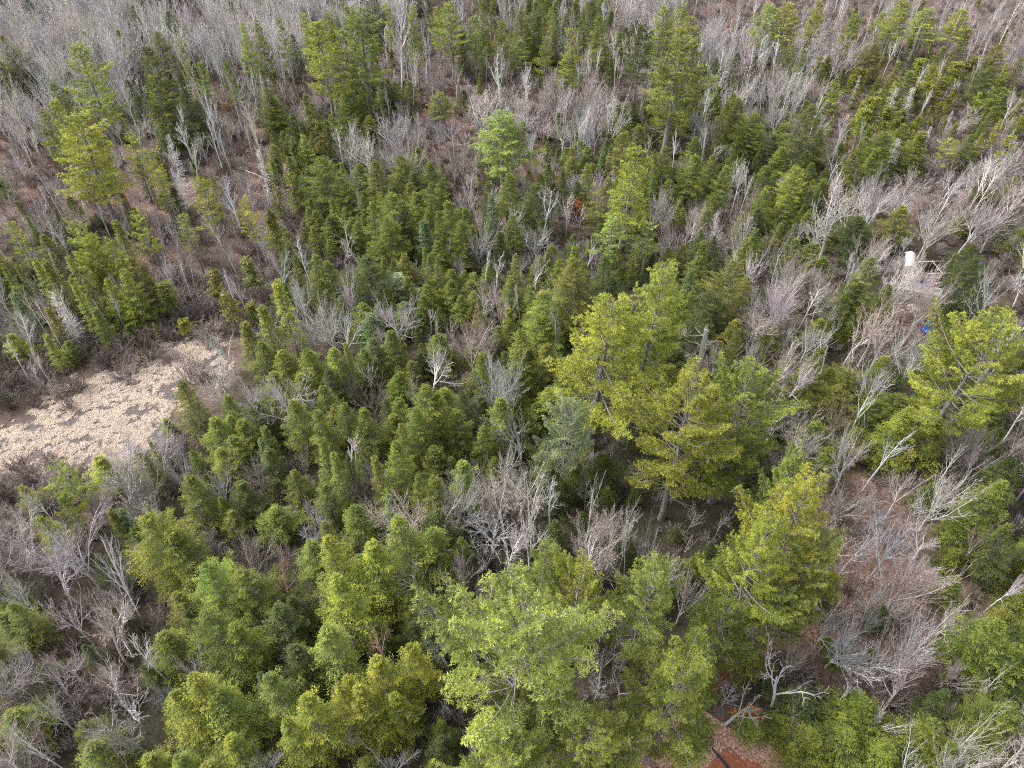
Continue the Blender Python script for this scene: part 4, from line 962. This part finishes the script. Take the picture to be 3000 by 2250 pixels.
# ------------------------------------------------------------------ the small homestead between the trees
def simple(name, col, rough=0.6, nscale=None, dark=0.75, spec=0.3, metal=0.0):
    m, nt, out = nodes_of(name)
    if nscale:
        tc = N(nt, 'ShaderNodeTexCoord')
        c = ramp(nt, noise(nt, nscale, 4, .65, tc.outputs['Object']), [(0.32, tuple(x * dark for x in col)), (0.62, col)])
    else: c = col
    p = princ(nt, out, c, rough, spec); p.inputs['Metallic'].default_value = metal
    return m
M_WHITE = simple('white_paint', (.5, .5, .495), .5, 2.5, .8)
M_GREYS = simple('grey_siding', (.36, .37, .40), .6, 2.0, .75)
M_NAVY = simple('blue_stripe', (.05, .07, .16), .6, 3.0, .7)
M_GLASS = simple('dark_glass', (.02, .022, .026), .12, None, 1, .6)
M_TYRE = simple('tyre_rubber', (.02, .02, .02), .9, 6)
M_TARP = simple('blue_tarpaulin', (.04, .11, .40), .5, 4.0, .55, .4)
M_DTARP = simple('dark_tarpaulin', (.03, .045, .085), .5, 3.0, .5, .4)
M_WOOD = simple('weathered_boards', (.42, .37, .33), .85, 5, .6)
M_DARKW = simple('dark_boards', (.06, .035, .03), .9, 5, .6)
M_ROCK = simple('tan_stone', (.48, .42, .36), .9, 3, .6)
M_METAL = simple('galvanised_metal', (.5, .52, .55), .4, 4, .7, .5, .3)
def boxg(g, c, s, rz=0.0, mat=0, taper=1.0, tone=.5):
    x, y, z = np.array(s) / 2.0
    V = np.array([[-x, -y, -z], [x, -y, -z], [x, y, -z], [-x, y, -z], [-x * taper, -y * taper, z], [x * taper, -y * taper, z], [x * taper, y * taper, z], [-x * taper, y * taper, z]])
    co, si = math.cos(rz), math.sin(rz)
    V = V @ np.array([[co, si, 0], [-si, co, 0], [0, 0, 1]]) + np.array(c)
    g.add(V, [[0, 3, 2, 1], [4, 5, 6, 7], [0, 1, 5, 4], [1, 2, 6, 5], [2, 3, 7, 6], [3, 0, 4, 7]], tone, mat)
def prof_body(g, prof, y0, y1, mat=0):
    """extrude a side profile (x,z) across the width"""
    n = len(prof); P = np.array(prof, float)
    V = np.concatenate([np.column_stack([P[:, 0], np.full(n, y0), P[:, 1]]), np.column_stack([P[:, 0], np.full(n, y1), P[:, 1]])])
    g.add(V, [[i, (i + 1) % n, n + (i + 1) % n, n + i] for i in range(n)], .5, mat)
    g.add(V[:n], [list(range(n))[::-1]], .5, mat); g.add(V[n:], [list(range(n))], .5, mat)
def part(name, g, mats, parent, bevel=0.0):
    o = link(name, g.mesh(name, mats if isinstance(mats, list) else [mats]), parent)
    if bevel:
        b = o.modifiers.new('bevel', 'BEVEL'); b.width = bevel; b.segments = 2; b.limit_method = 'ANGLE'
    return o
def thing(name, loc, rz, label, cat, group=None):
    e = bpy.data.objects.new(name, None); COL.objects.link(e); e.location = loc; e.rotation_euler = (0, 0, rz); e.empty_display_size = .5
    return tag(e, label, cat, group)
GZ = -0.2
# camper
a = at(2652, 833, 2.5); b = at(2766, 857, 2.5)
rz = math.atan2(b[1] - a[1], b[0] - a[0]); c = (a + b) / 2; Lc = float(np.hypot(b[0] - a[0], b[1] - a[1]))
camper = thing('camper_trailer', (c[0], c[1], GZ), rz, 'long white roofed grey camper trailer parked among the leafless maples', 'camper trailer')
g = Geo(); H_ = Lc / 2
prof_body(g, [(-H_ + .25, .55), (H_ - .35, .55), (H_, 1.1), (H_, 2.0), (H_ - .3, 2.42), (-H_ + .2, 2.42), (-H_, 2.1), (-H_, .8)], -1.2, 1.2)
body = part('body', g, M_GREYS, camper, .06)
g = Geo(); prof_body(g, [(-H_ + .1, 2.425), (H_ - .2, 2.425), (H_ - .3, 2.56), (-H_ + .2, 2.56)], -1.25, 1.25)
roof = part('roof', g, M_WHITE, camper, .04)
g = Geo(); boxg(g, (-.8, 0, 2.66), (.5, .5, .18)); boxg(g, (1.4, .1, 2.64), (.4, .4, .12)); part('roof_vent', g, M_METAL, roof, .03)
g = Geo(); boxg(g, (0, -1.21, 1.2), (Lc * .9, .02, .22)); part('stripe', g, M_NAVY, camper)
for wx, ww in ((-2.2, .9), (-.6, .7), (1.9, 1.0)):
    g = Geo(); boxg(g, (wx, -1.212, 1.8), (ww, .02, .5)); part('window', g, M_GLASS, camper)
g = Geo(); boxg(g, (.75, -1.213, 1.45), (.66, .03, 1.6)); dr = part('door', g, M_WHITE, camper)
g = Geo(); boxg(g, (.98, -1.24, 1.4), (.06, .04, .12)); part('handle', g, M_METAL, dr)
for wx in (-.5, .35):
    for sy in (-1, 1):
        g = Geo(); th = np.arange(16) * 2 * math.pi / 16
        V = np.concatenate([np.column_stack([wx + .34 * np.cos(th), np.full(16, sy * 1.0 + dy), .36 + .34 * np.sin(th)]) for dy in (-.11, .11)])
        g.add(V, [[i, (i + 1) % 16, 16 + (i + 1) % 16, 16 + i] for i in range(16)]); g.add(V[:16], [list(range(16))]); g.add(V[16:], [list(range(16))[::-1]])
        part('wheel', g, M_TYRE, camper)
g = Geo(); boxg(g, (-H_ - .55, 0, .55), (1.3, .1, .1), .0); boxg(g, (-H_ - .3, .25, .55), (.9, .08, .08), -.45); boxg(g, (-H_ - .3, -.25, .55), (.9, .08, .08), .45); part('hitch', g, M_METAL, camper)

def crumple(name, px, py, z, sx, sy, rz, mat, label, cat='tarpaulin', hump=.25, seed=1):
    r = np.random.default_rng(seed); n = 15
    xs_, ys_ = np.meshgrid(np.linspace(-1, 1, n), np.linspace(-1, 1, n))
    rad = np.maximum(abs(xs_), abs(ys_)); k = 1 + .18 * np.sin(3 * np.arctan2(ys_, xs_) + seed)
    zz = hump * (1 - rad ** 2) + .07 * r.normal(size=xs_.shape) + .1 * np.sin(xs_ * 5 + seed) * np.sin(ys_ * 6)
    zz = np.maximum(zz, .02)
    V = np.column_stack([(xs_ * k * sx / 2).ravel(), (ys_ * k * sy / 2).ravel(), zz.ravel()])
    i = np.arange(n * n).reshape(n, n); g = Geo()
    g.add(V, np.column_stack([i[:-1, :-1].ravel(), i[:-1, 1:].ravel(), i[1:, 1:].ravel(), i[1:, :-1].ravel()]))
    o = link(name, g.mesh(name, [mat])); p = at(px, py, z); o.location = p; o.rotation_euler[2] = rz
    s = o.modifiers.new('solid', 'SOLIDIFY'); s.thickness = .015
    return tag(o, label, cat)
crumple('tarpaulin', 2717, 834, 2.42, 1.7, .9, rz - .5, M_TARP, 'crumpled bright blue tarpaulin lying on the white camper roof', hump=.22, seed=2)
crumple('tarpaulin', 2716, 967, 0.0, 1.7, 1.8, .4, M_TARP, 'blue tarpaulin heaped on the ground in front of the grey crates', hump=.5, seed=5)
crumple('tarpaulin', 2868, 770, 0.0, 1.2, 1.0, .4, M_TARP, 'small dull blue tarpaulin between the trees far right of the camper', hump=.3, seed=7)
o = crumple('tarpaulin', 2119, 2232, .05, .22, 2.6, .62, M_DTARP, 'narrow dark blue tarpaulin strip along the edge of the red earth', hump=.12, seed=4)

def shed(name, px, py, w, d, h, rz, label, roofmat, wallmat, cat, slope=.35):
    p = at(px, py, h); dv = at(px, py - 20, h) - at(px, py + 20, h); rz = rz + math.atan2(-dv[0], dv[1])
    e = thing(name, (p[0], p[1], GZ), rz, label, cat)
    g = Geo(); prof_body(g, [(-w / 2, 0), (w / 2, 0), (w / 2, h - slope * .5), (0, h + slope * .3), (-w / 2, h - slope * .5)], -d / 2, d / 2); part('wall', g, wallmat, e)
    g = Geo(); t = .06; o_ = .18
    prof_body(g, [(-w / 2 - o_, h - slope * .5 - .08 + .02), (0, h + slope * .3 + .03), (w / 2 + o_, h - slope * .5 - .08 + .02), (w / 2 + o_, h - slope * .5 + .02), (0, h + slope * .3 + t + .07), (-w / 2 - o_, h - slope * .5 + .02)], -d / 2 - .15, d / 2 + .15)
    part('roof', g, roofmat, e)
    g = Geo(); boxg(g, (-.1, -d / 2 - .012, .95), (.8, .02, 1.8)); part('door', g, M_DARKW, e)
    return e
shed('garden_shed', 2671, 757, 1.35, 4.4, 2.3, .0, 'small shed with bright white metal roof behind the camper', M_WHITE, M_GREYS, 'shed')
shed('storage_box', 2664, 806, 1.3, 1.1, 1.4, .15, 'small white topped storage box behind the left end of the camper', M_WHITE, M_GREYS, 'storage box', .15)
shed('storage_box', 2690, 812, .8, 1.0, 1.2, .2, 'narrow white topped storage box close behind the camper roof', M_WHITE, M_METAL, 'storage box', .12)
# unfinished pole shed: dark, with pale beams
p = at(2740, 805, 1.0)
e = thing('pole_shed', (p[0], p[1], GZ), .04, 'dark open pole shed with pale beams behind the camper', 'shed')
for k, (x, y) in enumerate(((-2.2, -1.2), (0.0, -1.2), (2.2, -1.2), (-2.2, 2.2), (0, 2.2), (2.2, 2.2))):
    g = Geo(); boxg(g, (x, y, 1.15), (.14, .14, 2.3)); part('post', g, M_WOOD, e)
g = Geo(); boxg(g, (0, -1.2, 2.36), (4.8, .18, .12)); boxg(g, (0, 2.2, 2.36), (4.8, .18, .12)); boxg(g, (0.0, .5, 2.48), (.22, 3.6, .12)); part('beam', g, M_WOOD, e)
g = Geo(); boxg(g, (0, 2.26, 1.1), (4.5, .04, 2.1)); boxg(g, (-2.26, .5, 1.1), (.04, 3.3, 2.1)); part('wall', g, M_DARKW, e)
g = Geo(); boxg(g, (-.9, -2.0, 1.0), (2.6, .5, .08)); boxg(g, (-2.0, -2.0, .5), (.08, .4, 1.0)); boxg(g, (.2, -2.0, .5), (.08, .4, 1.0)); part('bench', g, M_WOOD, e)

# car
def car(px, py, rz):
    p = at(px, py, 1.2)
    e = thing('parked_car', (p[0], p[1], GZ + .22), rz, 'white car with dark windscreen parked on the dark driveway', 'car')
    g = Geo(); prof_body(g, [(-2.2, .35), (-2.15, .8), (-1.2, .95), (1.5, 1.0), (2.15, .9), (2.2, .35)], -.88, .88); part('body', g, M_WHITE, e, .08)
    g = Geo(); prof_body(g, [(-1.3, .955), (-.55, 1.40), (1.0, 1.42), (1.75, .985)], -.74, .74); cab = part('cabin', g, M_GLASS, e, .05)
    g = Geo(); prof_body(g, [(-.6, 1.41), (-.5, 1.47), (.95, 1.47), (1.05, 1.43)], -.70, .70); part('roof', g, M_WHITE, cab, .03)
    for wx in (-1.35, 1.35):
        for sy in (-1, 1):
            g = Geo(); th = np.arange(16) * 2 * math.pi / 16
            V = np.concatenate([np.column_stack([wx + .33 * np.cos(th), np.full(16, sy * .82 + dy), .33 + .33 * np.sin(th)]) for dy in (-.1, .1)])
            g.add(V, [[i, (i + 1) % 16, 16 + (i + 1) % 16, 16 + i] for i in range(16)]); g.add(V[:16], [list(range(16))]); g.add(V[16:], [list(range(16))[::-1]])
            part('wheel', g, M_TYRE, e)
    for sy in (-.62, .62):
        g = Geo(); boxg(g, (-2.2, sy, .7), (.06, .3, .14)); part('headlight', g, M_METAL, e)
car(2843, 916, 2.75)
# crates and stones in front of the camper
for k, (px, py, s, h, r, lab) in enumerate(((2712, 942, 1.1, .6, .2, 'grey wire crate left of its neighbour behind the heaped blue tarpaulin'), (2727, 946, .9, .7, -.3, 'grey crate at the right end behind the heaped blue tarpaulin'))):
    p = at(px, py, .3); e = thing('crate', (p[0], p[1], GZ), r, lab, 'crate', 'grey crates')
    g = Geo(); boxg(g, (0, 0, .05), (s, s * .8, .06)); part('base', g, M_METAL, e)
    for sx, sy, dx, dy in ((0, -1, s, .04), (0, 1, s, .04), (-1, 0, .04, s * .8), (1, 0, .04, s * .8)):
        g = Geo()
        for q in range(3): boxg(g, (sx * s / 2, sy * s * .4, .16 + q * h / 3), (dx, dy, h / 5))
        part('side', g, M_METAL, e)
for k, (px, py, s, lab) in enumerate(((2672, 897, .75, 'largest pale tan boulder in front of the camper'), (2681, 906, .65, 'flat white stone beside the largest tan boulder'), (2671, 914, .38, 'small round white stone nearest the camera below the tan boulder'), (2741, 930, .35, 'small white stone beside the grey crates'))):
    g = Geo(); n, m_ = 9, 14
    th, ph_ = np.meshgrid(np.linspace(0, 2 * math.pi, m_, endpoint=False), np.linspace(.05, math.pi - .05, n))
    R_ = s * (1 + .12 * np.sin(th * 2 + k) * np.sin(ph_ * 3) + rng.normal(0, .05, th.shape))
    V = np.column_stack([(R_ * np.sin(ph_) * np.cos(th)).ravel(), (R_ * .7 * np.sin(ph_) * np.sin(th)).ravel(), (R_ * .5 * np.cos(ph_)).ravel()])
    i = np.arange(n * m_).reshape(n, m_); nx_ = np.roll(i, -1, 1)
    g.add(V, np.column_stack([i[:-1].ravel(), i[1:].ravel(), nx_[1:].ravel(), nx_[:-1].ravel()])); g.add(V[:m_], [list(range(m_))]); g.add(V[-m_:], [list(range(m_))[::-1]])
    o = link('boulder', g.mesh('boulder', [M_ROCK])); o.location = at(px, py, .1); tag(o, lab, 'stone', 'stones in front of the camper')

# fallen trunks
LOGS = [(270, 440, 330, 470, .12, 'fallen grey trunk on the red leaf litter at the left clearing'), (690, 490, 760, 515, .12, 'fallen pale pole beside the brown clearing left of the centre'), (430, 955, 510, 990, .13, 'pale fallen birch trunk lying at the upper edge of the marsh'),
        (110, 1082, 195, 1078, .10, 'thin pale fallen pole on the brush left of the marsh'), (2478, 1495, 2516, 1470, .16, 'short white fallen trunk piece on leaves under the pink maples'), (2080, 108, 2140, 135, .16, 'dark fallen trunk at the upper edge of the forest near the pine stand'),
        (2150, 20, 2200, 60, .16, 'dark fallen trunk lying uphill of the yellow pines at the top'), (2400, 150, 2450, 172, .15, 'long dark fallen log at the top right above the cedars'), (2560, 95, 2650, 120, .15, 'grey fallen log on open ground at the top right'),
        (1640, 830, 1655, 800, .1, 'short leaning grey pole beside the pale dead tree'), (2460, 2060, 2500, 2010, .1, 'bent pale fallen branch on the leafy clearing'), (1560, 1665, 1990, 1655, 0, None)]
for k, (xa, ya, xb, yb, r_, lab) in enumerate(LOGS):
    if not lab: continue
    A = at(xa, ya, .25); B = at(xb, yb, .35); s = np.linspace(0, 1, 6)[:, None]
    pts = A + (B - A) * s + rng.normal(0, .08, (6, 3)); g = Geo(); tube(g, pts, np.linspace(r_ * 1.2, r_ * .6, 6), 8)
    S0 = []; S1 = []
    for q in range(6):
        b0 = pts[int(rng.integers(1, 5))]; S0.append(b0); S1.append(b0 + rng.normal(0, .5, 3) + UP * .5)
    prisms(g, S0, S1, r_ * .25, .01, 4)
    o = link('fallen_log', g.mesh('fallen_log', [M_BARE])); o['tint'] = (.52, .49, .46) if 'pale' in lab or 'white' in lab else (.2, .17, .15) if 'dark' in lab else (.38, .35, .33)
    tag(o, lab, 'fallen log')

# ------------------------------------------------------------------ a label for every tree: its own look, and where it stands from something one can find
LM = [(1480, 1800, 'the giant lime pine'), (2265, 1640, 'the huge yellow pine over the leafy clearing'), (2870, 1080, 'the broad pine below the car'), (1650, 1300, 'the pale blue-green pine'), (2060, 1330, 'the tall pine beside the dead snag'),
  (1920, 860, 'the tallest mid-forest pine'), (2075, 1050, 'the dark dead snag'), (2710, 840, 'the camper'), (2843, 916, 'the white car'), (1470, 440, 'the tiered lime pine in the clearing'), (1860, 600, 'the tall ragged pine'), (2020, 230, 'the broad pine below the layered dark pine'),
  (1880, 130, 'the dark layered pine'), (1050, 160, 'the broad pine at the top'), (920, 130, 'the forked yellow pine'), (240, 230, 'the big lime pine by bare woods'), (200, 420, 'the leaning yellow pine'), (420, 500, 'the crooked yellow pine'), (580, 560, 'the flat-topped yellow pine'),
  (480, 440, 'the dead silver fir'), (700, 680, 'the small yellow pine above the brush'), (280, 780, 'the yellow hemlock clump'), (380, 1130, 'the marsh'), (530, 1200, 'the hemlock on the marsh edge'), (850, 950, 'the white maple at the forest edge'), (1150, 680, 'the steep hemlock peak'),
  (1250, 1050, 'the lone white maple'), (1180, 900, 'the bluish young firs'), (1150, 1250, 'the broad twin hemlock'), (1330, 1400, 'the leafless tree among hemlocks'), (1540, 1500, 'the white dead trees'), (1750, 1560, 'the curly dead tree'), (470, 1650, 'the big yellow hemlock'),
  (640, 1900, 'the wide dark green hemlock'), (820, 1620, 'the small red-twigged maple'), (1100, 1650, 'the round lime hemlock'), (330, 1850, 'the pink leaning maples'), (120, 1700, 'the left birch pair'), (560, 2100, 'the yellow hemlock at the bottom'), (250, 2220, 'the round bright hemlock'),
  (1120, 1870, 'the dark maple in the gap'), (2060, 1790, 'the bare tree behind the pines'), (2210, 2090, 'the orange beech'), (2170, 2230, 'the red earth'), (2630, 1900, 'the wide pink maple'), (2770, 1440, 'the bright white maple'), (2570, 1250, 'the forked white maple'),
  (2670, 1250, 'the yellow hemlock pair'), (2560, 830, 'the slanting hemlock'), (2250, 1040, 'the twin-stemmed maple'), (2130, 830, 'the olive hemlock pyramid'), (2450, 650, 'the large white branching maple'), (2380, 380, 'the widest olive hemlock'), (2200, 370, 'the hemlock pair'), (2740, 350, 'the brushy hollow'),
  (2330, 150, 'the twin pointed hemlocks'), (2400, 60, 'the bright yellow pine'), (2600, 250, 'the cedar stand'), (2900, 250, 'the cedars at the right edge'), (2950, 60, 'the tall leaning birch'), (1700, 100, 'the green hemlock at the top'), (1540, 80, 'the tall hemlock group'), (1290, 60, 'the yellow pine group'),
  (700, 60, 'the paired pines'), (400, 60, 'the pale bare woods'), (100, 100, 'the white woods corner'), (60, 600, 'the brush at the left edge'), (2850, 1900, 'the dark hemlock at the right'), (2850, 2200, 'the bright white crown at the corner'), (2500, 2180, 'the low lime hemlocks'), (1700, 380, 'the pale rosy maples'), (1400, 230, 'the forest track'), (820, 400, 'the brown clearing'), (900, 500, 'the yellow-topped hemlock'), (300, 1500, 'the marsh shore trees'), (2980, 1450, 'the right edge hemlocks'), (1350, 1900, 'the shaded maple gap')]
LMA = np.array([(a, b) for a, b, _ in LM], float)
KINDW = {'P': 'pine', 'Q': 'broad pine', 'R': 'ragged pine', 'H': 'hemlock', 'F': 'slim spruce', 'C': 'scraggly cedar', 'M': 'leafless maple', 'N': 'bushy leafless maple', 'B': 'leafless birch', 'D': 'gnarled leafless tree', 'T': 'leafless sapling', 'G': 'dead fir spire', 'K': 'dead snag with stubby branches', 'O': 'young beech'}
TW = {'l': 'lime green', 'y': 'yellow-green', 'g': 'mid green', 'd': 'dark green', 'o': 'olive', 'b': 'bluish green'}
BW = {'w': 'whitish', 'n': 'grey', 'p': 'pinkish grey', 'r': 'reddish', 'k': 'dark brown', 'o': 'greenish grey'}
OW = {'o': 'bright orange', 'n': 'brown-leaved', 'p': 'pale tan'}
ORD = ['nearest', 'second', 'third', 'fourth', 'fifth', 'sixth', 'seventh', 'eighth', 'ninth', 'tenth', 'eleventh', 'twelfth', 'thirteenth', 'fourteenth', 'fifteenth', 'sixteenth', 'seventeenth', 'eighteenth', 'nineteenth', 'twentieth']
hs = {}
for p in individuals: hs.setdefault(p['k'], []).append(p['h'])
cells = {}
for p in individuals:
    u, v = p['u'], p['v']
    i = int(np.argmin((LMA[:, 0] - u) ** 2 + (LMA[:, 1] - v) ** 2)); du, dv = u - LMA[i, 0], v - LMA[i, 1]
    dist = math.hypot(du, dv)
    if dist < 28: rel = 'at'
    elif abs(du) > abs(dv): rel = 'right of' if du > 0 else 'left of'
    else: rel = 'in front of' if dv > 0 else 'behind'
    q = sorted(hs[p['k']]); f_ = q.index(p['h']) / max(1, len(q) - 1)
    size = 'tall' if f_ > .72 else 'small' if f_ < .3 else ''
    w = (OW if p['k'] == 'O' else TW if p['k'] in CONIFER else BW)[p['tint']]
    p['desc'] = ' '.join(x for x in (size, w, KINDW[p['k']]) if x); p['dist'] = dist; p['lm'] = LM[i][2]
    cells.setdefault((p['desc'], rel, p['lm']), []).append(p)
for (desc, rel, lm), L in cells.items():
    L.sort(key=lambda p: p['dist'])
    for k, p in enumerate(L):
        if rel == 'at': lab = '%s standing at %s' % (desc, lm) if k == 0 else '%s close by %s, %s' % (desc, lm, ORD[min(k, 19)])
        elif len(L) == 1: lab = '%s %s %s' % (desc, rel, lm)
        else: lab = '%s %s %s, %s nearest' % (desc, rel, lm, 'very' if k == 0 else ORD[min(k, 19)])
        if len(lab.split()) > 16: lab = lab.replace(' nearest', '').replace('bushy ', '')
        if len(lab.split()) > 16: lab = lab.replace('leafless ', 'bare ').replace('with stubby branches ', '')
        if len(lab.split()) > 16: lab = lab.replace('bare ', '').replace('close by', 'by').replace('slim ', '').replace('scraggly ', '')
        p['o']['label'] = lab
